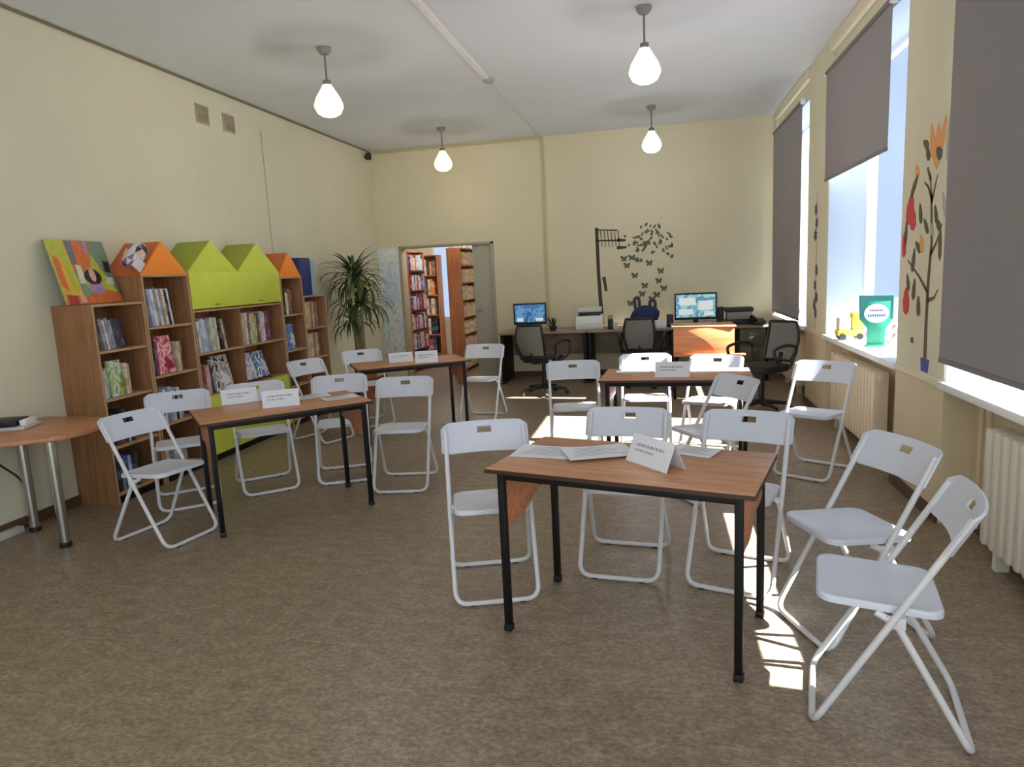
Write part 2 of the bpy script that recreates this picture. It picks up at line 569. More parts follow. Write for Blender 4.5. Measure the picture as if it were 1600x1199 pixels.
make_table('brown school table with two white name cards, standing before the bookcases', (-2.530, 4.235, 0), math.radians(42.5))
make_table('brown school table in front of the doorway, beyond the bookcase table', (-2.43, 6.50, 0), math.radians(32))
make_table('brown school table with sunlit top, between the nearest table and the computer desks', (0.13, 5.37, 0), math.radians(-3))
# table seen end-on near the computer desks, with a deep sunlit end panel
def make_end_table(label, loc, rz):
    t = thing('reading_desk', label, 'desk', loc, rz)
    W_, D_, H_ = 0.72, 0.55, 0.86
    MB().box(-W_ / 2, W_ / 2, -D_ / 2, D_ / 2, H_ - 0.022, H_).build('tabletop', M_top, t, bevel=0.004)
    MB().box(-W_ / 2 + 0.02, W_ / 2 - 0.02, -D_ / 2 + 0.012, -D_ / 2 + 0.03, H_ - 0.33, H_ - 0.022).build('front_panel', wood_mat('orange_beech_panel', (222, 132, 80), (238, 156, 104), 0.4), t, bevel=0.003)
    MB().box(-W_ / 2 + 0.02, W_ / 2 + 0.10, -D_ / 2 - 0.05, -D_ / 2 + 0.012, H_ - 0.345, H_ - 0.325).build('ledge', MATS['cherry_panel'], t, bevel=0.003)
    for sx in (-1, 1):
        for sy in (-1, 1):
            x, y = sx * (W_ / 2 - 0.03), sy * (D_ / 2 - 0.05)
            MB().box(x - 0.015, x + 0.015, y - 0.015, y + 0.015, 0, H_ - 0.022).build('leg', M_black, t, bevel=0.003)
make_end_table('wooden desk with a sunlit orange front panel, behind the sunlit table', (0.52, 8.51, 0), 0.0)

# ------------------------------------------------------------------ white folding chairs
def make_chair(label):
    t = thing('folding_chair', label, 'chair', group='white folding chairs')
    R_ = 0.0118
    def A(z):                                   # y of the long frame at height z
        return 0.21 + (-0.215 - 0.21) * (z - 0.012) / (0.775 - 0.012)
    fa = MB()
    pts = [(-0.203, -0.215, 0.775), (-0.203, A(0.40), 0.40), (-0.20, 0.21, 0.0125), (0.20, 0.21, 0.0125), (0.203, A(0.40), 0.40), (0.203, -0.215, 0.775)]
    fa.tube(arc_fillet(pts, [0, 0.02, 0.065, 0.065, 0.02, 0], 7), R_, 10)
    f1 = fa.build('front_frame', M_chair, t, smooth=60)
    fb = MB()
    pts = [(-0.183, 0.03, 0.436), (-0.188, -0.03, 0.405), (-0.212, -0.25, 0.0125), (0.212, -0.25, 0.0125), (0.188, -0.03, 0.405), (0.183, 0.03, 0.436)]
    fb.tube(arc_fillet(pts, [0, 0.02, 0.065, 0.065, 0.02, 0], 7), R_, 10)
    f2 = fb.build('rear_frame', M_chair, t, smooth=60)
    for o, y, w in ((f1, 0.21, 0.12), (f2, -0.25, 0.13)):
        for sx in (-1, 1):
            MB().box(sx * w - 0.016, sx * w + 0.016, y - 0.010, y + 0.010, 0.0, 0.012).build('foot_pad', M_rubber, o, bevel=0.003)
    # seat: moulded, rounded corners, slightly dished, with a rolled lip
    ring = rrect(-0.182, 0.182, -0.165, 0.205, [0.055, 0.055, 0.05, 0.05], 6)
    levels = [(1.0, -0.016), (1.0, 0.0), (0.985, 0.006), (0.955, 0.008), (0.90, 0.004), (0.60, -0.004), (0.25, -0.007)]
    n = len(ring)
    vs, fs = [], []
    zs = lambda y: 0.447 + 0.018 * (y + 0.16) / 0.36
    for k, (s_, dz) in enumerate(levels):
        for (x, y) in ring:
            X, Y = x * s_, 0.02 + (y - 0.02) * s_
            vs.append((X, Y, zs(Y) + dz))
    for k in range(len(levels) - 1):
        for i in range(n):
            j = (i + 1) % n
            fs.append((k * n + i, k * n + j, (k + 1) * n + j, (k + 1) * n + i))
    fs.append(tuple((len(levels) - 1) * n + i for i in range(n)))
    fs.append(tuple(range(n))[::-1])
    MB().add(vs, fs).build('seat', M_seat, t, smooth=50)
    # backrest: bowed panel with a grip slot, wrapped round the tubes
    nu, nv = 36, 10
    vs, fs = [], []
    for i in range(nu + 1):
        u = -1 + 2 * i / nu
        for j in range(nv + 1):
            v = j / nv
            e = max(0.0, (abs(u) - 0.80) / 0.20)
            z0 = 0.655 + 0.012 * e * e
            z1 = 0.802 - 0.022 * e * e
            z = z0 + (z1 - z0) * v
            y = A(z) - 0.034 * (1 - u * u) - 0.004 + (0.012 * max(0, (abs(u) - 0.93) / 0.07))
            vs.append((u * 0.221, y, z))
    for i in range(nu):
        for j in range(nv):
            uc = -1 + 2 * (i + 0.5) / nu
            if abs(uc) < 0.16 and j in (6, 7):
                continue
            a = i * (nv + 1) + j
            fs.append((a, a + nv + 1, a + nv + 2, a + 1))
    MB().add(vs, fs).build('backrest', M_seat, t, solid=0.009, smooth=45)
    for sx in (-1, 1):                           # pivot brackets
        MB().box(sx * 0.184, sx * 0.200, -0.055, 0.0, 0.392, 0.432).build('bracket', M_chair, t, bevel=0.003)
    return t
CH = [
    (-0.829, 3.215, -2.839, 'white folding chair tucked at the left end of the nearest table'),
    (-0.189, 3.534, 3.028, 'white folding chair behind the nearest table, directly behind its folded name card'),
    (0.375, 3.435, 2.812, 'white folding chair behind the right rear corner of the nearest table'),
    (0.775, 2.985, 1.93, 'white folding chair at the right end of the nearest table, rear one of two'),
    (0.735, 2.42, 1.36, 'white folding chair closest to the camera, in front of the white radiator'),
    (1.10, 5.29, 2.56, 'white folding chair alone by the wall under the sign window'),
    (-0.675, 5.60, -2.979, 'white folding chair off the left end of the sunlit table'),
    (-0.107, 5.98, -3.12, 'white folding chair behind the sunlit table, left of the pair there'),
    (0.41, 5.80, 2.80, 'white folding chair behind the sunlit table, right of the pair there'),
    (0.335, 4.72, 2.12, 'white folding chair turned sideways before the right end of the sunlit table'),
    (-3.083, 3.69, -1.778, 'white folding chair beside the table with a rounded end, facing right'),
    (-3.43, 4.36, -2.47, 'white folding chair backed against the low bookcase under the colourful painted board'),
    (-3.01, 4.74, -2.449, 'white folding chair behind the bookcase table, hidden behind its name cards'),
    (-3.30, 6.29, -1.974, 'white folding chair facing right in front of the small orange-roofed bookcase'),
    (-2.492, 5.036, -2.726, 'white folding chair behind the right end of the bookcase table'),
    (-3.10, 7.00, -2.45, 'white folding chair in front of the potted palm'),
    (-1.905, 4.836, -2.984, 'white folding chair right of the bookcase table, facing the camera'),
    (-1.889, 7.20, 3.08, 'white folding chair right of the doorway table'),
]
c0 = None
for (x, y, a, lab) in CH:
    if c0 is None:
        c0 = o = make_chair(lab)
    else:
        o = copy_tree(c0)
        o['label'] = lab
    o.location = (x, y, 0)
    o.rotation_euler = (0, 0, a)

# ------------------------------------------------------------------ books
def book_mat(name, c, band=None):
    m = bpy.data.materials.new(name)
    m.use_nodes = True
    nt = m.node_tree
    L = nt.links.new
    b = nt.nodes['Principled BSDF']
    b.inputs['Roughness'].default_value = 0.5
    tc = nt.nodes.new('ShaderNodeTexCoord')
    sp = nt.nodes.new('ShaderNodeSeparateXYZ')
    L(tc.outputs['Generated'], sp.inputs[0])
    rp = nt.nodes.new('ShaderNodeValToRGB')
    rp.color_ramp.interpolation = 'CONSTANT'
    e = rp.color_ramp.elements
    bc = tuple(int(0.45 * x + 0.55 * y) for x, y in zip(c, band))
    e[0].position, e[0].color = 0.0, C(*c)
    e[1].position, e[1].color = 0.14, C(*bc)
    for p, q in ((0.17, c), (0.44, bc), (0.62, c), (0.84, bc), (0.87, c)):
        k = e.new(p)
        k.color = C(*q)
    oi = nt.nodes.new('ShaderNodeObjectInfo')
    m1 = nt.nodes.new('ShaderNodeMath')
    m1.operation = 'MULTIPLY_ADD'
    L(oi.outputs['Random'], m1.inputs[0])
    m1.inputs[1].default_value = 0.5
    L(sp.outputs['Z'], m1.inputs[2])
    m2 = nt.nodes.new('ShaderNodeMath')
    m2.operation = 'MULTIPLY'
    L(m1.outputs[0], m2.inputs[0])
    m2.inputs[1].default_value = 0.72
    L(m2.outputs[0], rp.inputs[0])
    L(rp.outputs[0], b.inputs['Base Color'])
    return m
BOOKC = {
    'white': ((214, 214, 216), (150, 160, 180)), 'grey': ((138, 138, 148), (184, 184, 190)), 'dark grey': ((64, 62, 68), (110, 108, 112)),
    'pale blue': ((164, 176, 206), (222, 226, 236)), 'blue': ((62, 88, 160), (170, 186, 220)), 'cream': ((222, 208, 178), (160, 130, 100)),
    'beige': ((188, 164, 138), (224, 208, 186)), 'brown': ((132, 96, 78), (190, 160, 130)), 'pale green': ((160, 180, 140), (220, 224, 200)),
    'black': ((32, 30, 32), (150, 146, 140)), 'pink': ((222, 164, 180), (240, 220, 226)), 'red': ((170, 50, 56), (226, 196, 190)),
    'navy': ((40, 46, 84), (120, 130, 170)), 'orange': ((220, 140, 70), (244, 220, 180)), 'plum': ((112, 62, 88), (170, 130, 150)), 'teal': ((70, 140, 140), (214, 230, 230)),
}
M_pages = mat('book_pages', (226, 220, 202), 0.9, var=0.08, scale=120, stretch=(1, 8, 0.2))
BOOKS = {}
def book_mesh(col):
    if col not in BOOKS:
        a, b = BOOKC[col]
        cm = book_mat('book_cover_' + col.replace(' ', '_'), a, b)
        w = MB()
        w.box(0.02, 1.0, 0.0, 0.09, 0, 1, 0).box(0.02, 1.0, 0.91, 1.0, 0, 1, 0)
        # rounded spine
        w.prism([(0.94, 0.0), (0.985, 0.06), (1.0, 0.3), (1.0, 0.7), (0.985, 0.94), (0.94, 1.0)], XYZ, 0.0, 1.0, 0)
        w.box(0.0, 0.95, 0.09, 0.91, 0.025, 0.975, 1)
        o = w.build('book', [cm, M_pages], smooth=0)
        BOOKS[col] = o.data
        bpy.data.objects.remove(o)
    return BOOKS[col]
def book(col, loc, d, t, h, label, group, lean=0.0, rz=0.0):
    o = bpy.data.objects.new('book', book_mesh(col))
    COL.objects.link(o)
    o.location = loc
    o.scale = (d, t, h)
    o.rotation_euler = (lean, 0, rz)
    return tag(o, label, 'book', group)
ORD = ['first', 'second', 'third', 'fourth', 'fifth', 'sixth', 'seventh', 'eighth', 'ninth', 'tenth', 'eleventh', 'twelfth', 'thirteenth', 'fourteenth']
def row(xf, y0, z, spec, place, d=0.17):
    """spec: (colour, thickness, height, lean degrees); xf: x of the spines"""
    y = y0
    for i, (c, t, h, ln) in enumerate(spec):
        a = math.radians(ln)
        if ln > 0:
            loc = (xf - d, y, z + 0.001)
            step = t / math.cos(a)
        else:
            loc = (xf - d, y, z + 0.001)
            step = t / math.cos(a)
        book(c, loc, d, t, h, '%s-spined book, %s from the left %s' % (c.replace(' ', '-'), ORD[i], place), 'books ' + place, lean=a)
        y += step + 0.002
        if i + 1 < len(spec) and spec[i + 1][3] > ln:
            y += max(h, spec[i + 1][2]) * (math.tan(math.radians(spec[i + 1][3])) - math.tan(a)) + 0.004

# ------------------------------------------------------------------ bookcases along the left wall
XF = -3.93            # front plane of the cases
XW = XL + 0.004
def case_shell(t, y0, y1, H, shelves, depth=XF - XW, divider=None, top=True, kick=0.06):
    """local frame: origin at (XW, y0, 0)"""
    w = y1 - y0
    th = 0.018
    for yy in (0.0, w - th):
        MB().box(0, depth, yy, yy + th, 0, H).build('side_panel', [M_case], t, bevel=0.002)
    for yy in (0.0, w - th):
        MB().box(depth - 0.001, depth + 0.0018, yy, yy + th, 0.0, H).build('edge_trim', M_caseedge, t, smooth=0)
    MB().box(0, 0.008, th, w - th, kick, H).build('back_panel', M_case, t, smooth=0)
    for z in shelves:
        MB().box(0.008, depth - 0.004, th, w - th, z - th, z).build('shelf', M_caseedge, t, bevel=0.002)
    if top:
        MB().box(0, depth, th, w - th, H - th, H).build('top_panel', M_caseedge, t, bevel=0.002)
    MB().box(depth - 0.04, depth - 0.022, th, w - th, 0, kick).build('kickboard', M_black, t, bevel=0.001)
    if divider:
        MB().box(0.008, depth - 0.006, divider[0] - th / 2, divider[0] + th / 2, divider[1], divider[2]).build('divider', M_case, t, bevel=0.002)
DEP = XF - XW
# low case A
A0 = 4.225
tA = thing('bookcase', 'low brown bookcase nearest the camera, with the colourful poster on top', 'bookcase', (XW, A0, 0))
case_shell(tA, A0, 4.745, 1.485, [1.145, 0.79, 0.43, 0.08])
# tall case B with orange roof
def roof(t, w, z0, z1, depth, mfront, mslope, off=0.0, name='roof'):
    MB().prism([(off + 0.0, z0), (off + w, z0), (off + w / 2, z1)], lambda u, v, q: (q, u, v), depth - 0.018, depth).build('gable', mfront, t, bevel=0.002)
    th = 0.016
    for sgn in (0, 1):
        a = (off + (0 if sgn == 0 else w), z0)
        b = (off + w / 2, z1)
        dx, dz = b[0] - a[0], b[1] - a[1]
        l = math.hypot(dx, dz)
        nx, nz = -dz / l * th, dx / l * th
        if nz > 0:
            nx, nz = -nx, -nz
        MB().prism([a, b, (b[0] + (nx if 0 else 0), b[1] - th * l / abs(dx) * 1.0), (a[0] + (dx / l) * 0.03, a[1])], lambda u, v, q: (q, u, v), 0.0, depth - 0.018).build('roof_panel', mslope, t, bevel=0.001)
B0 = 4.752
tB = thing('bookcase', 'tall narrow bookcase with an orange gable roof, nearer of the two orange-roofed ones', 'bookcase', (XW, B0, 0))
case_shell(tB, B0, 5.312, 1.69, [1.275, 0.88, 0.48, 0.08])
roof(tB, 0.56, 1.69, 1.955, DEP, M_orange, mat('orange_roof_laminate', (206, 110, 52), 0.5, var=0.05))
# double green case C
C0 = 5.32
tC = thing('bookcase', 'wide bookcase with two lime green gables and a green cupboard base', 'bookcase', (XW, C0, 0))
case_shell(tC, C0, 6.79, 1.70, [1.375, 0.995, 0.61], divider=(0.70, 0.61, 1.36), top=True)
for k in range(2):
    roof(tC, 0.735, 1.70, 1.985, DEP, M_green, M_green_shaded, off=0.735 * k)
fc = MB().box(DEP - 0.016, DEP + 0.002, 0.0, 1.47, 1.385, 1.702).build('flap_door', M_green, tC, bevel=0.003)
for yy in (0.36, 1.08):
    MB().box(DEP + 0.002, DEP + 0.014, yy - 0.035, yy + 0.035, 1.41, 1.42).build('handle', mat('olive_handle', (132, 148, 42), 0.4), fc, bevel=0.002)
for k in range(2):
    dd = MB().box(DEP - 0.016, DEP + 0.002, 0.004 + 0.735 * k, 0.731 + 0.735 * k, 0.065, 0.60).build('door', M_green, tC, bevel=0.003)
    yk = 0.68 if k == 0 else 0.79
    MB().tube([(DEP + 0.002, yk, 0.50), (DEP + 0.022, yk, 0.50)], [0.006, 0.011], 10).build('knob', M_chrome, dd)
# D small orange roof, E low case
D0 = 6.80
tD = thing('bookcase', 'small orange-roofed bookcase beyond the green one', 'bookcase', (XW, D0, 0))
case_shell(tD, D0, 7.26, 1.645, [1.235, 0.845, 0.45, 0.08])
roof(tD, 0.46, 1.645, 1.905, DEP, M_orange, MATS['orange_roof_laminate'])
E0 = 7.268
tE = thing('bookcase', 'low brown bookcase beside the potted palm, with a dark blue folder on top', 'bookcase', (XW, E0, 0))
case_shell(tE, E0, 7.79, 1.425, [1.05, 0.70, 0.35, 0.08])

xs = XF - 0.03
row(xs, A0 + 0.11, 1.146, [('grey', .03, .23, 9), ('white', .02, .22, 9), ('grey', .03, .235, 9), ('grey', .025, .22, 9), ('dark grey', .03, .23, 9), ('dark grey', .028, .225, 9), ('navy', .022, .21, 9)], 'on the top shelf under the poster')
row(xs, A0 + 0.03, 0.792, [('cream', .025, .22, 0), ('white', .02, .21, 0), ('pale green', .02, .23, 0)], 'on the second shelf under the poster')
row(xs, A0 + 0.27, 0.792, [('cream', .022, .24, 0), ('beige', .02, .23, 0)], 'beside the green picture book')
row(xs, A0 + 0.10, 0.432, [('black', .05, .24, 0), ('red', .025, .22, 0), ('dark grey', .04, .26, 0), ('white', .02, .15, 0), ('navy', .04, .22, 0)], 'on the third shelf under the poster')
row(xs, A0 + 0.06, 0.082, [('navy', .04, .25, 0), ('grey', .03, .24, 0), ('blue', .04, .26, 0), ('pale blue', .03, .25, 0), ('navy', .04, .24, 0), ('dark grey', .03, .26, 0)], 'on the bottom shelf under the poster')
row(xs, B0 + 0.11, 1.276, [('pale blue', .03, .30, 7), ('white', .035, .30, 7), ('grey', .03, .31, 7), ('white', .025, .30, 7), ('grey', .03, .30, 7), ('cream', .03, .30, 7), ('black', .028, .29, 7), ('white', .022, .30, 7)], 'on the top shelf under the near orange roof')
row(xs, B0 + 0.05, 0.881, [('black', .03, .30, 0), ('plum', .03, .28, 0)], 'left of the pink picture book')
row(xs, B0 + 0.34, 0.881, [('beige', .02, .24, 0), ('cream', .02, .25, 0), ('brown', .02, .26, 0)], 'right of the pink picture book')
row(xs, B0 + 0.07, 0.482, [('dark grey', .04, .25, 0), ('white', .03, .28, 0), ('grey', .03, .27, 0), ('pale blue', .04, .29, 0), ('white', .03, .26, 0), ('black', .03, .25, 0), ('white', .03, .27, 0), ('grey', .03, .24, 0)], 'on the third shelf under the near orange roof')
row(xs, B0 + 0.05, 0.082, [('white', .05, .2, 0), ('grey', .06, .18, 0), ('white', .05, .22, 0), ('beige', .05, .2, 0), ('grey', .05, .19, 0)], 'on the bottom shelf under the near orange roof')
row(xs, C0 + 0.085, 0.996, [('white', .035, .28, 4), ('pale blue', .03, .29, 4), ('white', .03, .30, 4), ('pale blue', .028, .29, 4), ('grey', .03, .30, 4), ('pale green', .03, .29, 4), ('white', .028, .30, 4), ('pale green', .03, .30, 4), ('cream', .028, .30, 4), ('black', .03, .29, 10), ('brown', .02, .28, 10), ('cream', .02, .28, 10), ('dark grey', .03, .27, 10)], 'in the left upper bay of the green-gabled bookcase')
row(xs, C0 + 0.75, 0.996, [('beige', .05, .31, 0), ('white', .04, .31, 0), ('brown', .04, .30, 0), ('cream', .03, .29, 0), ('pale green', .05, .30, 0), ('orange', .03, .28, 0), ('dark grey', .03, .29, 0), ('teal', .03, .28, 0), ('pink', .05, .31, 0), ('white', .03, .30, 0), ('plum', .05, .31, 0), ('plum', .04, .30, 0)], 'in the right upper bay of the green-gabled bookcase')
row(xs, C0 + 0.06, 0.612, [('plum', .03, .26, 0), ('red', .02, .25, 0), ('beige', .03, .26, 3), ('pink', .02, .27, 3), ('dark grey', .03, .26, 3)], 'in the left lower bay of the green-gabled bookcase')
row(xs, D0 + 0.09, 1.236, [('black', .03, .26, 0), ('cream', .03, .24, 0), ('white', .02, .23, 0), ('brown', .04, .28, 0), ('brown', .03, .27, 0)], 'on the top shelf under the far orange roof')
row(xs, D0 + 0.05, 0.451, [('black', .04, .24, 0), ('dark grey', .04, .26, 0), ('navy', .05, .25, 0), ('black', .04, .25, 0)], 'on the third shelf under the far orange roof')
row(xs, E0 + 0.06, 1.051, [('cream', .04, .29, 0), ('beige', .05, .30, 0), ('beige', .03, .30, 0), ('brown', .04, .31, 0), ('beige', .04, .30, 0), ('brown', .04, .29, 0), ('brown', .05, .3, 0)], 'on the top shelf of the case beside the palm')
row(xs, E0 + 0.06, 0.701, [('white', .04, .28, 0), ('beige', .03, .29, 0), ('cream', .04, .28, 0), ('beige', .03, .29, 0), ('brown', .04, .30, 0), ('beige', .05, .28, 0), ('brown', .04, .28, 0)], 'on the second shelf of the case beside the palm')
# face-out picture books, leaning back a little
def faceout(label, loc, w, h, m, t=0.02, tilt=0.10, yaw_=0.0, roll_=0.0):
    o = thing('picture_book', label, 'book', loc)
    o.rotation_euler = (roll_, -tilt, yaw_)
    MB().box(-t, 0, 0, w, 0, h, 0).build('cover', m, o, bevel=0.002)
    MB().box(-t + 0.003, -0.003, 0.004, w + 0.0015, 0.004, h + 0.0015, 0).build('pages', M_pages, o, smooth=0)
    return o
faceout('green picture book with a pale picture, face out on the shelf under the poster', (XF - 0.03, A0 + 0.125, 0.793), 0.13, 0.27, blotch_mat('cover_green', [(150, 176, 84), (206, 214, 222), (168, 190, 100), (120, 150, 60)], 9))
faceout('pink picture book standing face out under the near orange roof', (XF - 0.04, B0 + 0.13, 0.883), 0.19, 0.31, blotch_mat('cover_pink', [(214, 90, 110), (240, 190, 196), (222, 120, 136), (150, 40, 60)], 11))
faceout('black and white picture book leaning face out in the left lower bay', (XF - 0.05, C0 + 0.28, 0.614), 0.28, 0.33, blotch_mat('cover_mono', [(40, 40, 48), (214, 206, 208), (150, 150, 156), (226, 222, 226)], 8), tilt=0.2)
faceout('blue booklet with a pale swirl, face out under the far orange roof', (XF - 0.04, D0 + 0.08, 0.847), 0.20, 0.28, blotch_mat('cover_blue', [(52, 84, 150), (120, 156, 206), (70, 106, 176), (190, 206, 232)], 8))
# magazine rack in C right lower bay
t = thing('magazine_rack', 'black wire magazine stand in the right lower bay of the green-gabled bookcase', 'rack', (XF - 0.04, C0 + 0.76, 0.612))
w = MB()
for yy in (0.0, 0.44):
    w.tube([(-0.14, yy, 0.003), (0.0, yy, 0.003), (0.012, yy, 0.05)], 0.003, 6)
    w.tube([(-0.02, yy, 0.003), (-0.10, yy, 0.30)], 0.003, 6)
for k in range(5):
    w.tube([(-0.02 - 0.08 * k / 4, 0.0, 0.02 + 0.28 * k / 4), (-0.02 - 0.08 * k / 4, 0.44, 0.02 + 0.28 * k / 4)], 0.003, 6)
w.build('wire_frame', M_black, t)
faceout('white and violet magazine on the wire stand', (XF - 0.045, C0 + 0.77, 0.64), 0.19, 0.27, blotch_mat('cover_violet', [(206, 190, 222), (232, 234, 242), (176, 160, 206), (214, 226, 230)], 7), t=0.006, tilt=0.27)
faceout('teal and blue magazine on the wire stand', (XF - 0.045, C0 + 0.975, 0.64), 0.20, 0.27, blotch_mat('cover_teal', [(60, 120, 120), (220, 232, 236), (90, 100, 190), (196, 206, 226)], 8), t=0.006, tilt=0.27)

# colourful poster board on case A
P0 = 4.07
t = thing('poster', 'colourful orange and green painted board standing on the nearest low bookcase', 'poster', (-4.10, 4.20, 1.490))
t.rotation_euler = (0, -0.26, 0.0)
cols = {'pl': (196, 120, 60), 'lime': (186, 192, 60), 'yel': (214, 178, 60), 'org': (214, 110, 50), 'red': (176, 52, 44), 'sage': (122, 146, 124), 'pale': (214, 210, 190), 'dk': (40, 28, 28), 'pink': (222, 164, 150), 'lil': (170, 140, 176), 'slate': (110, 110, 124), 'navy': (50, 60, 110)}
pm = {k: mat('poster_' + k, v, 0.5, var=0.12, scale=20) for k, v in cols.items()}
PW, PH = 0.535, 0.485
MB().box(-0.016, 0, 0, PW, 0, PH).build('board', pm['sage'], t, bevel=0.002)
def patch(pts, key, lay):
    return MB().prism([(a * PW, b * PH) for a, b in pts], lambda u, v, q: (q, u, v), 0.0, 0.0012 + 0.0006 * lay).build('painted_patch', pm[key], t, smooth=0)
patch([(0.0, 0.0), (0.34, 0.0), (0.30, 1.0), (0.0, 1.0)], 'yel', 0)
patch([(0.03, 0.7), (0.20, 0.72), (0.24, 1.0), (0.03, 1.0)], 'lime', 1)
patch([(0.22, 0.25), (0.30, 0.2), (0.27, 0.98), (0.20, 0.95)], 'lime', 2)
patch([(0.02, 0.3), (0.12, 0.2), (0.13, 0.72), (0.04, 0.75)], 'org', 2)
patch([(0.32, 0.55), (0.55, 0.35), (0.74, 0.98), (0.38, 1.0)], 'org', 1)
patch([(0.31, 0.62), (0.40, 0.6), (0.43, 0.98), (0.33, 1.0)], 'slate', 2)
patch([(0.56, 0.38), (0.80, 0.15), (0.96, 0.18), (0.70, 0.78)], 'lime', 1)
patch([(0.60, 0.82), (0.67, 0.80), (0.69, 0.98), (0.62, 1.0)], 'lil', 3)
patch([(0.34, 0.32), (0.44, 0.32), (0.46, 0.6), (0.37, 0.62)], 'pale', 3)
patch([(0.44, 0.25), (0.56, 0.28), (0.58, 0.58), (0.47, 0.5)], 'lime', 3)
patch([(0.5 + 0.15 * math.cos(k * PI / 6) + 0.10, 0.42 + 0.13 * math.sin(k * PI / 6)) for k in range(12)], 'dk', 4)
patch([(0.60 + 0.055 * math.cos(k * PI / 5), 0.45 + 0.11 * math.sin(k * PI / 5)) for k in range(10)], 'pink', 5)
patch([(0.60 + 0.14 * math.cos(k * PI / 6), 0.24 + 0.10 * math.sin(k * PI / 6)) for k in range(12)], 'lil', 4)
patch([(0.86, 0.5), (0.96, 0.48), (0.97, 0.66), (0.88, 0.68)], 'dk', 3)
patch([(0.80, 0.30), (0.93, 0.28), (0.95, 0.40), (0.83, 0.42)], 'pale', 4)
patch([(0.0, 0.0), (1.0, 0.0), (1.0, 0.14), (0.72, 0.22), (0.4, 0.12), (0.05, 0.16)], 'org', 3)
patch([(0.04, 0.0), (0.20, 0.0), (0.22, 0.13), (0.07, 0.15)], 'red', 4)
patch([(0.24, 0.02), (0.36, 0.02), (0.34, 0.12), (0.26, 0.13)], 'pink', 4)
# faceted craft ball hanging at case B's roof
t = thing('paper_craft', 'patterned black, violet and white paper craft leaning on the near orange roof', 'decoration', (-3.99, 4.785, 1.845))
t.rotation_euler = (math.radians(-44), 0, 0)
bm = bmesh.new()
bmesh.ops.create_icosphere(bm, subdivisions=2, radius=0.10, matrix=Matrix.Diagonal((1.0, 0.62, 1.28, 1)) @ Matrix.Rotation(0.4, 4, 'Y'))
vs = [v.co.copy() for v in bm.verts]
fs = [tuple(v.index for v in f.verts) for f in bm.faces]
bm.free()
w = MB()
w.v = [tuple(v) for v in vs]
w.f = fs
rr = random.Random(5)
w.m = [rr.choice([0, 0, 1, 1, 2, 3]) for _ in fs]
w.build('paper_body', [mat('craft_white', (222, 216, 220), 0.7), mat('craft_lilac', (140, 120, 160), 0.7), mat('craft_dark', (52, 46, 58), 0.7), mat('craft_peach', (226, 190, 160), 0.7)], t, smooth=0)
MB().prism([(-0.05, -0.16), (0.045, -0.15), (0.045, -0.06), (-0.04, -0.06)], lambda u, v, q: (q, u, v), 0.085, 0.097).build('paper_tag', MATS['craft_white'], t, bevel=0.001)
# blue folder box on E
t = thing('document_box', 'dark blue document box standing upright on the low bookcase beside the palm', 'box', (-4.16, E0 + 0.03, 1.427))
w = MB().box(0, 0.20, 0, 0.26, 0, 0.43)
w.build('box_body', mat('navy_card', (34, 52, 110), 0.5, var=0.15, scale=9), t, bevel=0.004)
MB().box(0.005, 0.195, 0.262, 0.35, 0, 0.41).build('pale_folder', mat('pale_blue_card', (150, 176, 200), 0.6), t, bevel=0.003)

# ------------------------------------------------------------------ round-ended table by the left wall
t = thing('side_table', 'brown table with a rounded end on chrome legs, against the left wall', 'table', (0, 0, 0))
outl = [(-4.25, 2.35), (-4.05, 2.55), (-3.93, 2.85), (-3.82, 3.24), (-3.70, 3.315), (-3.60, 3.37), (-3.53, 3.46), (-3.50, 3.60), (-3.53, 3.76), (-3.62, 3.90), (-3.76, 4.0), (-3.95, 4.03), (-4.25, 4.03)]
MB().prism(outl, XYZ, 0.692, 0.72).build('tabletop', M_top, t, bevel=0.006)
for (x, y) in ((-3.66, 3.47), (-4.13, 3.70), (-4.17, 3.95)):
    o = MB().lathe([(0.030, 0.03), (0.030, 0.68), (0.045, 0.685), (0.045, 0.692)], 20, (x, y)).build('leg', M_chrome, t)
    MB().lathe([(0.036, 0.0), (0.036, 0.028), (0.031, 0.034)], 20, (x, y)).build('foot', M_blackpl, o)
t = thing('network_router', 'small black and white device on the round-ended side table', 'device', (-4.10, 3.66, 0.721), math.radians(20))
MB().box(-0.16, 0.10, -0.11, 0.11, 0, 0.022).build('base_tray', mat('pale_grey_plastic', (196, 192, 190), 0.5), t, bevel=0.005)
MB().box(-0.15, 0.04, -0.09, 0.09, 0.022, 0.062).build('black_body', M_blackpl, t, bevel=0.006)
MB().box(0.05, 0.09, -0.06, 0.08, 0.022, 0.058).build('white_block', M_white, t, bevel=0.004)
t = thing('power_strip', 'pale power strip with a cable under the side table', 'cable', (-4.22, 3.62, 0.0))
MB().box(-0.03, 0.03, -0.12, 0.06, 0.0, 0.045).build('socket_block', MATS['pale_grey_plastic'], t, bevel=0.006)
MB().tube(arc_fillet([(0.0, 0.06, 0.02), (0.04, 0.16, 0.05), (0.02, 0.10, 0.36), (-0.02, -0.02, 0.50), (-0.02, -0.14, 0.66)], 0.06), 0.006, 8).build('cable', M_blackpl, t)
MB().tube(arc_fillet([(0.02, -0.12, 0.02), (0.10, -0.25, 0.006), (0.06, -0.5, 0.006), (0.0, -0.9, 0.006)], 0.07), 0.005, 8).build('cord', MATS['pale_grey_plastic'], t)

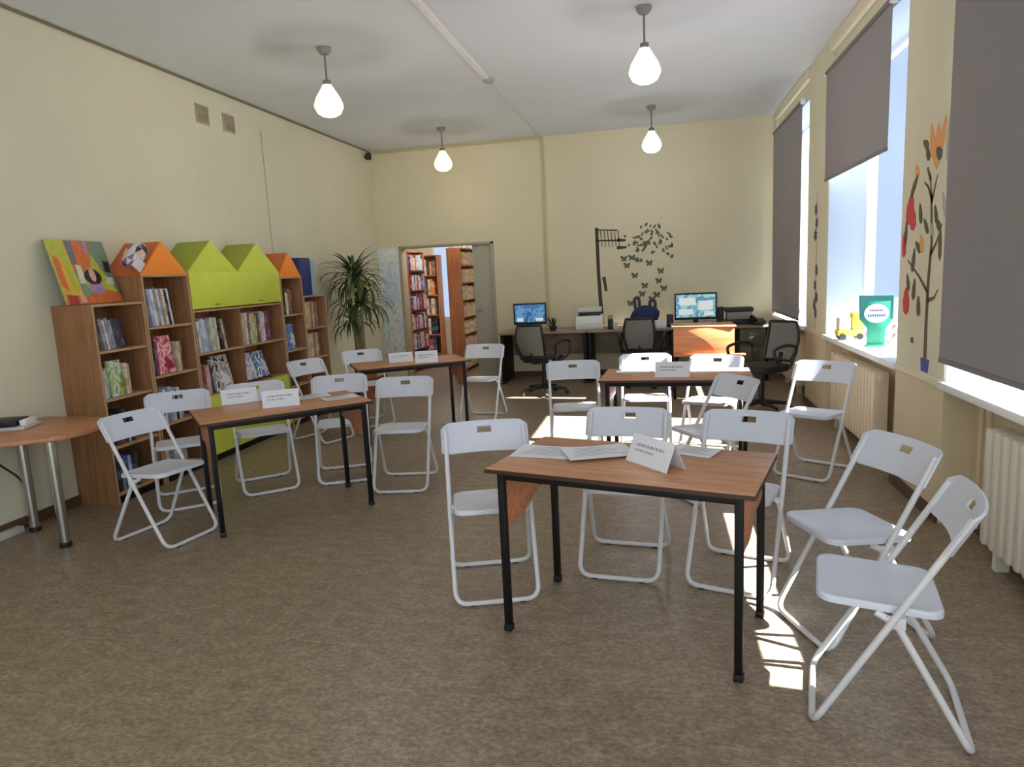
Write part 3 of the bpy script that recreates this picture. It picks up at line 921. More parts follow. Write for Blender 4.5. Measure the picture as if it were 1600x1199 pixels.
# ------------------------------------------------------------------ computer desks along the back wall
YD0, YD1, HD = 9.52, 10.30, 0.735
def desk(label, x0, x1, cabinet=None):
    t = thing('computer_desk', label, 'desk', (x0, YD0, 0), group='computer desks')
    w = x1 - x0
    d = YD1 - YD0
    MB().box(0.003, w - 0.003, 0, d, HD - 0.028, HD).build('desktop', M_desk, t, bevel=0.004)
    for x in (0.03, w - 0.03):
        o = MB().box(x - 0.022, x + 0.022, 0.06, d - 0.05, 0.03, HD - 0.028).build('leg_panel', M_black, t, bevel=0.003)
        MB().box(x - 0.026, x + 0.026, 0.03, d - 0.03, 0.0, 0.03).build('foot', M_blackpl, o, bevel=0.004)
    MB().box(0.055, w - 0.055, d - 0.10, d - 0.082, 0.34, HD - 0.028).build('modesty_panel', M_desk, t, bevel=0.003)
    if cabinet:
        c = MB().box(cabinet[0], cabinet[1], 0.04, d - 0.12, 0.02, HD - 0.03).build('drawer_cabinet', mat('dark_olive_laminate', (84, 80, 62), 0.5), t, bevel=0.003)
        for k in range(3):
            z0 = 0.04 + k * 0.215
            f = MB().box(cabinet[0] + 0.006, cabinet[1] - 0.006, 0.025, 0.04, z0, z0 + 0.205).build('drawer', mat('olive_drawer_front', (98, 93, 72), 0.5), c, bevel=0.003)
            xm = (cabinet[0] + cabinet[1]) / 2
            MB().box(xm - 0.05, xm + 0.05, 0.012, 0.025, z0 + 0.15, z0 + 0.162).build('handle', M_chrome, f, bevel=0.002)
    return t
desk('grey brown computer desk nearest the doorway, under the lit monitor', -2.20, -0.96)
desk('grey brown computer desk under the black wall decoration, carrying the printer', -0.955, 0.22)
desk('grey brown computer desk beside the far window, with a drawer cabinet', 0.225, 1.44, (0.84, 1.17))
def screen_mat(name, c1, c2, c3, strength):
    m = blotch_mat(name, [c1, c2, c3, c2], 6.0, 0.3)
    nt = m.node_tree
    b = nt.nodes['Principled BSDF']
    src = b.inputs['Base Color'].links[0].from_socket
    nt.links.new(src, b.inputs['Emission Color'])
    b.inputs['Emission Strength'].default_value = strength
    return m
def monitor(label, x, y, w, h, zb, sm, rz=0.0, icons=True):
    t = thing('monitor', label, 'monitor', (x, y, HD + 0.001), rz)
    MB().box(-w / 2, w / 2, 0.0, 0.045, zb, zb + h).build('bezel', M_blackpl, t, bevel=0.005)
    s = MB().box(-w / 2 + 0.022, w / 2 - 0.022, -0.003, 0.001, zb + 0.032, zb + h - 0.022).build('screen', sm, t, smooth=0)
    MB().box(-0.035, 0.035, 0.03, 0.06, 0.015, zb + 0.12).build('stand_neck', M_blackpl, t, bevel=0.006)
    MB().prism(rrect(-0.13, 0.13, -0.06, 0.13, 0.05), XYZ, 0.0, 0.016).build('stand_base', M_blackpl, t, bevel=0.004)
    if icons:
        w_ = MB()
        for (a, b_, c_, d_) in icons:
            w_.box(-w / 2 + w * a, -w / 2 + w * b_, -0.0045, -0.003, zb + h * c_, zb + h * d_)
        im = mat('screen_panel_white', (226, 236, 240), 0.4)
        pb = im.node_tree.nodes['Principled BSDF']
        pb.inputs['Emission Color'].default_value = C(226, 236, 240)
        pb.inputs['Emission Strength'].default_value = 0.35
        w_.build('screen_windows', im, s, smooth=0)
    return t
monitor('lit computer monitor with a blue screen on the desk nearest the doorway', -1.77, 9.70, 0.47, 0.30, 0.10, screen_mat('screen_blue', (40, 92, 150), (96, 150, 196), (60, 110, 170), 0.45), 0.05,
        icons=[(0.10, 0.30, 0.16, 0.32), (0.66, 0.90, 0.16, 0.30)])
monitor('lit computer monitor with a pale teal screen, centre of the far desks', 0.51, 9.72, 0.56, 0.36, 0.09, screen_mat('screen_teal', (110, 170, 180), (150, 200, 206), (86, 140, 170), 0.45), -0.06,
        icons=[(0.12, 0.50, 0.55, 0.82), (0.56, 0.90, 0.36, 0.70), (0.10, 0.44, 0.20, 0.40), (0.7, 0.92, 0.14, 0.3)])
# printer
t = thing('printer', 'white laser printer with a dark lid on the middle computer desk', 'printer', (-0.955 + 0.02, 9.72, HD + 0.001), 0.04)
MB().box(-0.19, 0.19, 0.0, 0.36, 0.0, 0.19).build('body', M_white, t, bevel=0.012)
MB().box(-0.15, 0.16, 0.03, 0.30, 0.19, 0.235).build('dark_output_tray', M_blackpl, t, bevel=0.006)
MB().box(-0.17, 0.17, 0.06, 0.34, 0.235, 0.30).build('scanner_lid', mat('grey_printer_lid', (206, 206, 204), 0.5), t, bevel=0.01)
MB().box(-0.16, 0.16, -0.004, 0.002, 0.02, 0.09).build('paper_drawer', mat('grey_printer_drawer', (214, 214, 212), 0.5), t, bevel=0.002)
# small plant beside monitor
t = thing('potted_plant', 'tiny dark potted plant beside the blue monitor', 'plant', (-1.44, 9.66, HD + 0.001))
MB().lathe([(0.04, 0), (0.055, 0.07), (0.05, 0.07), (0.045, 0.055)], 14).build('pot', M_blackpl, t)
w = MB()
for k in range(14):
    a = k * 2.4
    r_ = 0.03 + 0.05 * ((k * 7) % 5) / 5
    z = 0.08 + 0.11 * ((k * 3) % 7) / 7
    c, s_ = math.cos(a), math.sin(a)
    w.add([(0, 0, 0.06), (c * r_ - s_ * 0.014, s_ * r_ + c * 0.014, z), (c * r_ * 1.6, s_ * r_ * 1.6, z + 0.03), (c * r_ + s_ * 0.014, s_ * r_ - c * 0.014, z)], [(0, 1, 2, 3)])
w.build('foliage', mat('dark_leaf', (48, 58, 34), 0.6), t, solid=0.001)
# pencil cup, blue bags, speakers, white box, flatbed scanner, telephone, papers
t = thing('pencil_cup', 'black desk organiser standing right of the printer', 'organiser', (-0.60, 9.66, HD + 0.001))
MB().box(-0.07, 0.0, -0.04, 0.04, 0, 0.14).build('cup', M_blackpl, t, bevel=0.006)
MB().box(0.003, 0.06, -0.035, 0.035, 0, 0.09).build('tray', mat('pale_plastic', (204, 200, 190), 0.5), t, bevel=0.004)
w = MB()
for k in range(5):
    w.tube([(-0.055 + 0.01 * k, -0.02 + 0.008 * k, 0.05), (-0.065 + 0.014 * k, -0.03 + 0.014 * k, 0.19 + 0.008 * (k % 3))], 0.004, 6)
w.build('pens', mat('pen_plastic', (90, 60, 44), 0.5), t)
t = thing('backpack', 'dark blue bag with two raised straps on the middle computer desk', 'bag', (-0.16, 9.80, HD + 0.001))
def blob(cx, cy, cz, rx, ry, rz_, n=14, m_=8):
    vs, fs = [], []
    for i in range(m_ + 1):
        p = PI * i / m_
        for j in range(n):
            a = 2 * PI * j / n
            k = 1 + 0.06 * math.sin(3 * a + i) + 0.04 * math.cos(5 * a - 2 * i)
            vs.append((cx + rx * k * math.sin(p) * math.cos(a), cy + ry * k * math.sin(p) * math.sin(a), cz + rz_ * math.cos(p)))
    for i in range(m_):
        for j in range(n):
            j2 = (j + 1) % n
            fs.append((i * n + j, i * n + j2, (i + 1) * n + j2, (i + 1) * n + j))
    return vs, fs
M_navy = mat('navy_fabric', (38, 46, 92), 0.85, var=0.2, scale=12, bump=0.2)
w = MB()
w.add(*blob(0, 0.05, 0.155, 0.20, 0.11, 0.15))
w.build('bag_body', M_navy, t, smooth=70)
w = MB()
w.tube(arc_fillet([(-0.13, 0.05, 0.2), (-0.15, 0.05, 0.40), (-0.09, 0.05, 0.42), (-0.07, 0.05, 0.2)], 0.03), 0.022, 8)
w.tube(arc_fillet([(0.06, 0.05, 0.2), (0.06, 0.05, 0.36), (0.13, 0.05, 0.37), (0.14, 0.05, 0.2)], 0.03), 0.022, 8)
w.build('straps', mat('dark_grey_strap', (74, 76, 80), 0.8), t)
t = thing('document_box', 'small white box on the middle computer desk, right of the dark blue bag', 'box', (0.05, 9.56, HD + 0.001), 0.1)
MB().box(-0.07, 0.07, 0, 0.2, 0, 0.10).build('box_body', M_white, t, bevel=0.005)
for x, lab in ((0.17, 'black loudspeaker left of the teal monitor'), (0.84, 'dark loudspeaker right of the teal monitor')):
    t = thing('speaker', lab, 'speaker', (x, 9.70 if x < 0.5 else 9.80, HD + 0.001))
    MB().box(-0.045, 0.045, 0, 0.12, 0, 0.17 if x < 0.5 else 0.24).build('cabinet', M_blackpl, t, bevel=0.006)
    MB().prism([(0.032 * math.cos(k * PI / 8), 0.06 + 0.032 * math.sin(k * PI / 8)) for k in range(16)], lambda u, v, q: (u, q, v), -0.004, 0.002).build('speaker_cone', mat('speaker_cone', (60, 60, 64), 0.6), t)
t = thing('scanner', 'grey flatbed printer with a black lid on the desk by the far window', 'printer', (1.085, 9.76, HD + 0.001))
MB().box(-0.17, 0.17, 0, 0.30, 0.0, 0.07).build('dark_base', M_blackpl, t, bevel=0.008)
MB().box(-0.16, 0.16, 0.0, 0.30, 0.07, 0.17).build('grey_body', mat('grey_plastic', (148, 146, 140), 0.5), t, bevel=0.008)
MB().box(-0.18, 0.18, -0.01, 0.30, 0.17, 0.225).build('lid', M_blackpl, t, bevel=0.01)
t = thing('telephone', 'black desk telephone on the desk by the far window', 'telephone', (1.33, 9.56, HD + 0.001), 0.2)
MB().prism([(0.0, 0.0), (0.19, 0.0), (0.19, 0.085), (0.0, 0.03)], lambda u, v, q: (q, u, v), -0.09, 0.09).build('base', M_blackpl, t, bevel=0.006)
MB().tube(arc_fillet([(-0.065, 0.0, 0.06), (-0.065, 0.02, 0.085), (-0.065, 0.17, 0.115), (-0.065, 0.19, 0.09)], 0.02), 0.02, 10).build('handset', M_black, t)

# ------------------------------------------------------------------ office chairs
M_mesh = mat('grey_mesh_fabric', (122, 120, 116), 0.85, bump=0.15, scale=240)
M_oseat = mat('black_seat_fabric', (34, 33, 36), 0.85)
def office_chair(label, loc, rz, meshm=M_mesh):
    """faces +y"""
    t = thing('office_chair', label, 'chair', loc, rz, 'black office chairs')
    s_ = MB()
    s_.prism(rrect(-0.22, 0.22, -0.22, 0.22, 0.09), XYZ, 0.43, 0.50)
    s_.build('seat', M_oseat, t, bevel=0.022, seg=3)
    # mesh back, curved, inside a black rim
    def bp(u, v):
        wv = 0.165 + 0.03 * math.sin(PI * v)
        return (u * wv, -0.24 - 0.05 * math.sin(PI * v) * 0.8 + 0.045 * (u * u - 1) - 0.09 * v, 0.52 + 0.40 * v)
    n1, n2 = 10, 10
    vs = [bp(-1 + 2 * i / n1, j / n2) for i in range(n1 + 1) for j in range(n2 + 1)]
    fs = [(i * (n2 + 1) + j, (i + 1) * (n2 + 1) + j, (i + 1) * (n2 + 1) + j + 1, i * (n2 + 1) + j + 1) for i in range(n1) for j in range(n2)]
    b = MB().add(vs, fs).build('backrest', meshm, t, solid=0.006, smooth=60)
    rim = [bp(-1 + 2 * i / n1, 0) for i in range(n1)] + [bp(1, j / n2) for j in range(n2)] + [bp(1 - 2 * i / n1, 1) for i in range(n1)] + [bp(-1, 1 - j / n2) for j in range(n2)]
    MB().tube(rim, 0.016, 8, closed=True).build('back_frame', M_blackpl, b)
    MB().tube([(0, -0.10, 0.42), (0, -0.27, 0.44), (0, -0.30, 0.60)], 0.02, 8).build('back_support', M_blackpl, t)
    for sx in (-1, 1):
        MB().tube(arc_fillet([(sx * 0.23, 0.02, 0.45), (sx * 0.31, 0.10, 0.50), (sx * 0.30, 0.20, 0.68), (sx * 0.29, -0.02, 0.72), (sx * 0.29, -0.20, 0.68), (sx * 0.25, -0.12, 0.46)], 0.07), 0.016, 8).build('armrest', M_blackpl, t)
    MB().lathe([(0.03, 0.09), (0.03, 0.30), (0.022, 0.30), (0.022, 0.43)], 14).build('gas_lift', M_blackpl, t)
    st = MB().lathe([(0.05, 0.08), (0.05, 0.12), (0.03, 0.14)], 16).build('star_base', M_blackpl, t)
    for k in range(5):
        a = 2 * PI * k / 5 + 0.3
        c, s2 = math.cos(a), math.sin(a)
        MB().tube([(c * 0.03, s2 * 0.03, 0.105), (c * 0.29, s2 * 0.29, 0.075)], [0.026, 0.016], 8).build('base_arm', M_blackpl, st)
        tv = Vector((-s2, c, 0))
        ctr = Vector((c * 0.29, s2 * 0.29, 0.029))
        MB().tube([ctr - tv * 0.022, ctr + tv * 0.022], 0.028, 12).build('caster', M_rubber, st)
    return t
office_chair('black mesh office chair turned to the desk nearest the doorway', (-1.44, 8.72, 0), -0.35)
office_chair('grey mesh office chair at the middle computer desk', (-0.19, 9.25, 0), -0.12)
office_chair('dark office chair by the far window, turned toward the sunlit desk', (1.06, 7.55, 0), 2.3)

# ------------------------------------------------------------------ potted palm in the corner
t = thing('potted_palm', 'tall potted palm with drooping sword leaves left of the doorway', 'plant', (-3.82, 8.48, 0))
MB().lathe([(0.12, 0), (0.17, 0.30), (0.185, 0.30), (0.185, 0.34), (0.16, 0.34), (0.155, 0.29)], 24).build('pot', mat('terracotta_pot', (150, 92, 62), 0.7), t)
MB().lathe([(0.155, 0.285), (0.0, 0.30)], 20).build('soil', mat('dark_soil', (52, 40, 32), 0.9), t)
rp_ = random.Random(11)
M_leaf = mat('palm_leaf', (66, 84, 46), 0.45, var=0.35, scale=4)
M_leaf2 = mat('palm_leaf_pale', (146, 152, 96), 0.5, var=0.25, scale=4)
M_cane = mat('palm_cane', (150, 138, 100), 0.8, var=0.2, scale=20)
def leaf(w, base, az, elev, length, droop, width, mi):
    n = 9
    p = Vector(base)
    e = elev
    pts = []
    for k in range(n + 1):
        pts.append((p.copy(), e))
        p = p + Vector((math.cos(az) * math.cos(e), math.sin(az) * math.cos(e), math.sin(e))) * (length / n)
        e -= droop / n * (0.5 + 1.0 * k / n)
        e = max(e, -1.45)
    side = Vector((-math.sin(az), math.cos(az), 0))
    vs, fs = [], []
    for k, (q_, e_) in enumerate(pts):
        u = k / n
        ww = width * (0.55 + 0.9 * u * (1 - u) * 2) * (1 - u ** 4) + 0.001
        upv = Vector((-math.cos(az) * math.sin(e_), -math.sin(az) * math.sin(e_), math.cos(e_)))
        for s_ in (-1, 0, 1):
            v = q_ + side * (ww * s_) + upv * (0.25 * ww * abs(s_))
            v.x = max(v.x, XL + 0.03 + 3.82)
            vs.append(v)
    for k in range(n):
        for s_ in (0, 1):
            a = k * 3 + s_
            fs.append((a, a + 1, a + 4, a + 3))
    w.add(vs, fs, mi)
heads = [((-0.02, 0.0, 1.55), 84, 0.56), ((0.07, -0.05, 1.24), 60, 0.56), ((-0.10, 0.05, 1.0), 34, 0.48)]
for (h, nl, ll) in heads:
    h = Vector(h)
    MB().tube([(h.x * 0.3, h.y * 0.3, 0.28), (h.x * 0.8, h.y * 0.8, h.z * 0.6), h], [0.026, 0.024, 0.02], 10).build('cane', M_cane, t)
    w = MB()
    for k in range(nl):
        az = k * 2.39996 + rp_.uniform(-0.2, 0.2)
        f = k / nl
        elev = 1.35 - 1.5 * f + rp_.uniform(-0.1, 0.1)
        leaf(w, h + Vector((0, 0, 0.06 * (1 - f))), az, elev, ll * rp_.uniform(0.75, 1.1) * (1.0 if f > 0.15 else 0.85), 1.25 + 1.5 * f, 0.022, 1 if rp_.random() < 0.22 else 0)
    w.build('leaf_crown', [M_leaf, M_leaf2], t, smooth=60)

# ------------------------------------------------------------------ posters on the wall left of the doorway, bookshelves beyond the doorway
def sheet(name, lab, x0, x1, z0, z1, y, m, cat='poster'):
    o = MB().box(x0, x1, y - 0.003, y, z0, z1).build(name, m, smooth=0)
    return tag(o, lab, cat)
yp = YB - 0.001
sheet('poster', 'pale sheet at the top of the wall left of the doorway', -4.262, -3.925, 1.83, 2.045, yp, blotch_mat('poster_pale', [(226, 230, 240), (238, 242, 248), (216, 228, 216), (236, 240, 246)], 7))
sheet('poster', 'large pale blue poster in the middle of the wall left of the doorway', -4.255, -3.925, 1.22, 1.825, yp, blotch_mat('poster_blue', [(196, 214, 232), (220, 232, 244), (208, 222, 238), (230, 238, 246)], 5))
sheet('poster', 'pale poster with small coloured spots, lower part of the wall left of the doorway', -4.255, -3.925, 0.30, 1.215, yp, blotch_mat('poster_spots', [(206, 170, 168), (212, 224, 234), (222, 232, 240), (212, 222, 224), (224, 226, 208), (176, 208, 230)], 16))
def library_shelf(label, x0, x1, y0, y1, H, nsh, face, group, bookcols, blabel):
    """shelf unit whose open side looks to +x (face 'x') or to -y (face 'y')"""
    t = thing('bookshelf', label, 'bookshelf', (x0, y0, 0))
    w, d = x1 - x0, y1 - y0
    th = 0.02
    if face == 'x':
        MB().box(0, w, 0, th, 0, H).build('end_panel', M_lib, t, bevel=0.002)
        MB().box(0, w, d - th, d, 0, H).build('end_panel', M_lib, t, bevel=0.002)
        MB().box(0, 0.01, th, d - th, 0, H).build('back_panel', M_lib, t, smooth=0)
    else:
        MB().box(0, th, 0, d, 0, H).build('end_panel', M_lib, t, bevel=0.002)
        MB().box(w - th, w, 0, d, 0, H).build('end_panel', M_lib, t, bevel=0.002)
        MB().box(th, w - th, d - 0.01, d, 0, H).build('back_panel', M_lib, t, smooth=0)
    zs = [0.06 + (H - 0.06) * k / nsh for k in range(nsh + 1)]
    for z in zs:
        if face == 'x':
            MB().box(0.01, w, th, d - th, z - th, z).build('shelf', M_lib, t, bevel=0.002)
        else:
            MB().box(th, w - th, 0, d - 0.01, z - th, z).build('shelf', M_lib, t, bevel=0.002)
    rb = random.Random(int(abs(x0) * 100))
    k_ = 0
    for si, z in enumerate(zs[:-1]):
        hm = zs[1] - zs[0] - 0.05
        q = 0.03
        L_ = (d if face == 'x' else w) - 0.05
        while q < L_:
            tk = rb.uniform(0.035, 0.075)
            if q + tk > L_:
                break
            hh = hm * rb.uniform(0.72, 0.98)
            lab = '%s on the %s shelf %s' % (blabel, ORD[nsh - 1 - si], 'from the top of ' + group)
            if face == 'x':
                book(rb.choice(bookcols), (x1 - 0.03 - 0.16 + 0.05, y0 + q, z + 0.001), 0.16, tk, hh, lab, '%s shelf of %s' % (ORD[nsh - 1 - si], group))
            else:
                book(rb.choice(bookcols), (x0 + q, y0 + 0.03 + 0.15, z + 0.001), 0.15, tk, hh, lab, '%s shelf of %s' % (ORD[nsh - 1 - si], group), rz=-PI / 2)
            q += tk + 0.004
    return t
M_lib = wood_mat('library_shelf_laminate', (176, 106, 66), (200, 130, 84), 0.5, axis=2)
pal = ['white', 'cream', 'pink', 'pale blue', 'white', 'beige', 'red']
library_shelf('brown bookshelf beyond the doorway, nearer its left side', -4.24, -3.985, 10.92, 11.75, 2.02, 6, 'x', 'the left annex bookshelf', pal + ['plum', 'pink', 'blue'], 'small book')
library_shelf('brown bookshelf beyond the doorway, nearer its right side', -3.325, -3.09, 10.92, 12.1, 2.02, 7, 'x', 'the right annex bookshelf', ['white', 'cream', 'cream', 'pink', 'beige', 'white'], 'pale book')
library_shelf('dark bookshelf at the far end of the room beyond the doorway', -4.95, -4.20, 13.15, 13.45, 2.0, 5, 'y', 'the far annex bookshelf', ['black', 'brown', 'cream', 'dark grey', 'orange', 'cream', 'red'], 'dark-toned book')
t = thing('window_curtain', 'narrow white curtain at the bright window beyond the doorway', 'curtain', (-4.05, 13.50, 0))
w = MB()
vs, fs = [], []
for i in range(25):
    for z in (0.55, 1.2, 1.9, 2.52):
        vs.append((0.46 * i / 24, 0.022 * math.sin(i * 1.6) - 0.01, z))
for i in range(24):
    for j in range(3):
        fs.append((i * 4 + j, (i + 1) * 4 + j, (i + 1) * 4 + j + 1, i * 4 + j + 1))
w.add(vs, fs).build('fabric', mat('white_curtain', (238, 238, 236), 0.9), t, solid=0.003)
MB().tube([(-0.45, 0.0, 2.54), (0.68, 0.0, 2.54)], 0.01, 8).build('curtain_rod', M_chrome, t)
t = thing('ceiling_light', 'round ceiling light in the room beyond the doorway', 'lamp', (-3.3, 11.6, BZ))  # unseen fixture with its point light, added to brighten the annex
MB().lathe([(0.17, -0.02), (0.17, 0.0)], 24).build('mount', M_white, t)
MB().lathe([(0.02, -0.12), (0.10, -0.10), (0.15, -0.06), (0.16, -0.02)], 24).build('diffuser', M_lamp, t)
light('annex_lamp_light', 'POINT', (-3.3, 11.6, BZ - 0.2), 46, (1.0, 0.95, 0.86), shadow_soft_size=0.15)

# ------------------------------------------------------------------ pendant lamps
PL = [(-2.70, 5.74, 'opal pendant lamp nearer the left wall, front one of the two there', M_lamp),
      (-0.065, 5.72, 'largest looking opal pendant lamp, in front of the right half of the ceiling', M_lamp),
      (-2.75, 9.16, 'small warm opal pendant lamp hanging above the doorway', M_lamp),
      (-0.035, 9.06, 'bluish white opal pendant lamp above the far computer desks', M_lampc)]
for (x, y, lab, lm) in PL:
    t = thing('pendant_lamp', lab, 'lamp', (x, y, ZC), group='opal pendant lamps')
    MB().lathe([(0.035, -0.055), (0.055, -0.03), (0.06, -0.001)], 20).build('ceiling_canopy', mat('grey_canopy', (150, 142, 136), 0.5), t)
    MB().tube([(0, 0, -0.05), (0, 0, -0.275)], 0.008, 8).build('stem', mat('grey_stem', (126, 120, 116), 0.4), t)
    MB().lathe([(0.030, -0.305), (0.034, -0.265), (0.014, -0.255)], 18).build('cap', MATS['grey_stem'], t)
    sh = [(0.02, -0.545), (0.055, -0.55), (0.098, -0.528), (0.120, -0.485), (0.122, -0.46), (0.105, -0.41), (0.078, -0.365), (0.055, -0.33), (0.040, -0.30), (0.034, -0.298)]
    MB().lathe(sh, 28).build('shade', lm, t, smooth=60)
    bl = light('pendant_bulb', 'POINT', (x, y, ZC - 0.60), 9.0, (1.0, 0.93, 0.80) if lm is M_lamp else (0.9, 0.97, 1.0), shadow_soft_size=0.04)
# black alarm sensor in the corner, smoke detector, wall vents
t = thing('wall_sensor', 'small black sensor in the corner where left wall meets back wall', 'sensor', (XL, 10.15, 3.40))
MB().tube([(0.0, 0, 0), (0.03, -0.01, 0)], 0.012, 8).build('bracket', M_black, t)
MB().lathe([(0.01, -0.05), (0.04, -0.045), (0.05, 0.0), (0.035, 0.05)], 14, (0.07, -0.01)).build('housing', M_blackpl, t)
t = thing('smoke_detector', 'small grey smoke detector at the end of the white ceiling trunking', 'detector', (-1.62, 7.16, ZC))
MB().lathe([(0.02, -0.05), (0.05, -0.04), (0.06, -0.001)], 18).build('housing', mat('grey_detector', (176, 170, 166), 0.5), t)
for (y, lab) in ((6.27, 'grey wall vent high on the left wall, nearer one'), (6.70, 'grey wall vent high on the left wall, farther one')):
    t = thing('wall_vent', lab, 'vent', (XL, y, 3.22), group='grey wall vents')
    w = MB()
    w.box(0.0, 0.012, -0.10, 0.10, 0.075, 0.09).box(0.0, 0.012, -0.10, 0.10, -0.09, -0.075).box(0.0, 0.012, -0.10, -0.085, -0.075, 0.075).box(0.0, 0.012, 0.085, 0.10, -0.075, 0.075)
    w.build('frame', mat('vent_grey', (178, 168, 142), 0.6), t, bevel=0.002)
    w = MB()
    for k in range(8):
        z = -0.07 + 0.0195 * k
        w.prism([(0.001, z), (0.010, z - 0.008), (0.010, z + 0.002), (0.001, z + 0.012)], lambda u, v, q: (u, q, v), -0.085, 0.085)
    w.build('slats', mat('vent_slats', (166, 157, 134), 0.6), t, smooth=0)

# ------------------------------------------------------------------ roller blinds
XBL = 1.542
def blind(label, y0, y1, z0, z1, cord=True):
    t = thing('roller_blind', label, 'blind', (XBL, y0, z0), group='taupe roller blinds')
    w, h = y1 - y0, z1 - z0
    vs, fs = [], []
    n1, n2 = 12, 10
    for i in range(n1 + 1):
        for j in range(n2 + 1):
            vs.append((0.002 * math.sin(3.0 * i / n1 + 2.0 * j / n2), w * i / n1, h * j / n2))
    for i in range(n1):
        for j in range(n2):
            a = i * (n2 + 1) + j
            fs.append((a, a + 1, a + n2 + 2, a + n2 + 1))
    MB().add(vs, fs).build('fabric', M_blind, t, solid=0.002)
    MB().tube([(0.004, -0.01, h + 0.02), (0.004, w + 0.01, h + 0.02)], 0.022, 12).build('roller', M_blindbar, t)
    MB().box(-0.005, 0.005, 0.0, w, -0.016, 0.012).build('bottom_bar', M_blindbar, t, bevel=0.003)
    for yy in (-0.012, w + 0.012):
        MB().box(-0.02, 0.03, yy - 0.006, yy + 0.006, h - 0.01, h + 0.05).build('bracket', M_white, t, bevel=0.003)
    return t
blind('taupe roller blind pulled right down at the far window by the back wall', 8.215, 10.05, 0.90, 3.20)
blind('taupe roller blind lowered halfway over the window with the green sign', 5.30, 7.105, 2.275, 3.20)
blind('largest taupe roller blind, almost closed, at the window beside the painted tree', 2.34, 4.255, 0.968, 3.20)

# ------------------------------------------------------------------ radiators
def radiator(label, y0, n, m, x=1.632):
    t = thing('radiator', label, 'radiator', (x, y0, 0), group='cast radiators')
    p = 0.083
    for k in range(n):
        w = MB()
        yy = k * p
        w.prism(rrect(yy + 0.007, yy + p - 0.007, 0.10, 0.70, 0.03), lambda u, v, q: (q, u, v), -0.055, 0.055)
        w.build('section', m, t, bevel=0.012)
    MB().tube([(0, -0.02, 0.65), (0, n * p + 0.02, 0.65)], 0.022, 10).tube([(0, -0.02, 0.15), (0, n * p + 0.06, 0.15)], 0.022, 10).build('header_pipe', m, t)
    for yy in (p * 1.5, p * (n - 1.5)):
        MB().box(-0.03, 0.03, yy - 0.02, yy + 0.02, 0.0, 0.10).build('foot', m, t)
    return t
radiator('white ribbed radiator under the nearest window', 2.75, 12, M_rad)
radiator('beige ribbed radiator under the window with the green sign', 5.55, 16, M_radb)
radiator('beige ribbed radiator under the far window by the desks', 8.45, 12, M_radb)
o = MB().tube(arc_fillet([(1.70, 3.98, 0.78), (1.70, 3.98, 0.15), (1.70, 3.90, 0.15)], 0.04), 0.013, 8).tube([(1.70, 4.07, 0.05), (1.70, 4.07, 0.80)], 0.013, 8).build('heating_pipe', M_dado)
tag(o, 'beige heating pipes left of the white radiator', 'pipe')

# ------------------------------------------------------------------ things on the window sill
t = thing('shelf_sign', 'green standing sign with a white oval, on the middle window sill', 'sign', (1.715, 6.03, ZS + 0.001), math.radians(-4))
M_sg = mat('sign_green', (30, 130, 100), 0.5)
M_sd = mat('sign_dark_teal', (46, 110, 112), 0.5)
MB().prism([(-0.065, 0.0), (0.065, 0.0), (0.07, 0.14), (0.12, 0.22), (0.125, 0.41), (-0.125, 0.41), (-0.12, 0.22), (-0.06, 0.14)], lambda u, v, q: (u, q, v), -0.012, 0.012).build('board', M_sg, t, bevel=0.002)
MB().box(-0.07, 0.07, -0.05, 0.05, 0, 0.012).build('foot', M_sg, t, bevel=0.003)
MB().prism([(-0.12, 0.36), (0.12, 0.36), (0.12, 0.405), (-0.12, 0.405)], lambda u, v, q: (u, q, v), -0.0135, -0.012).prism([(-0.12, 0.22), (-0.095, 0.22), (-0.095, 0.36), (-0.12, 0.36)], lambda u, v, q: (u, q, v), -0.0135, -0.012).prism([(0.10, 0.22), (0.12, 0.22), (0.12, 0.36), (0.10, 0.36)], lambda u, v, q: (u, q, v), -0.0135, -0.012).build('dark_border', M_sd, t, smooth=0)
MB().prism([(0.09 * math.cos(k * PI / 12), 0.265 + 0.075 * math.sin(k * PI / 12)) for k in range(24)], lambda u, v, q: (u, q, v), -0.0145, -0.012).build('white_oval', M_paper, t, smooth=0)
w = MB()
for k in range(7):
    w.box(-0.048 + 0.014 * k, -0.038 + 0.014 * k, -0.0155, -0.0144, 0.281, 0.297)
w.build('maroon_lettering', mat('maroon_ink', (130, 70, 90), 0.6), t, smooth=0)
w = MB()
for k in range(8):
    w.box(-0.064 + 0.0165 * k, -0.052 + 0.0165 * k, -0.0155, -0.0144, 0.238, 0.258)
w.build('blue_lettering', mat('blue_ink', (58, 100, 150), 0.6), t, smooth=0)
t = thing('toy_vehicle', 'small yellow toy vehicle with a pale body on the middle window sill', 'toy', (1.665, 6.60, ZS + 0.001))
M_ty = mat('toy_yellow', (236, 214, 70), 0.5)
M_tp = mat('toy_pale', (240, 214, 190), 0.5)
MB().box(-0.11, 0.11, -0.06, 0.06, 0.03, 0.09).build('chassis', M_ty, t, bevel=0.012)
MB().box(-0.10, 0.0, -0.055, 0.055, 0.09, 0.20).build('cargo_body', M_tp, t, bevel=0.012)
MB().box(0.01, 0.10, -0.055, 0.055, 0.09, 0.24).build('cab', M_ty, t, bevel=0.015)
for sx in (-0.07, 0.07):
    for sy in (-0.062, 0.062):
        MB().tube([(sx, sy - 0.012, 0.028), (sx, sy + 0.012, 0.028)], 0.028, 14).build('wheel', M_blackpl, t)
t = thing('figurine', 'pale pink figurine beside the pier on the middle window sill', 'figurine', (1.775, 5.72, ZS + 0.001))
M_fp = mat('pale_pink_clay', (240, 200, 184), 0.6)
w = MB()
w.add(*blob(0, 0, 0.07, 0.045, 0.045, 0.07))
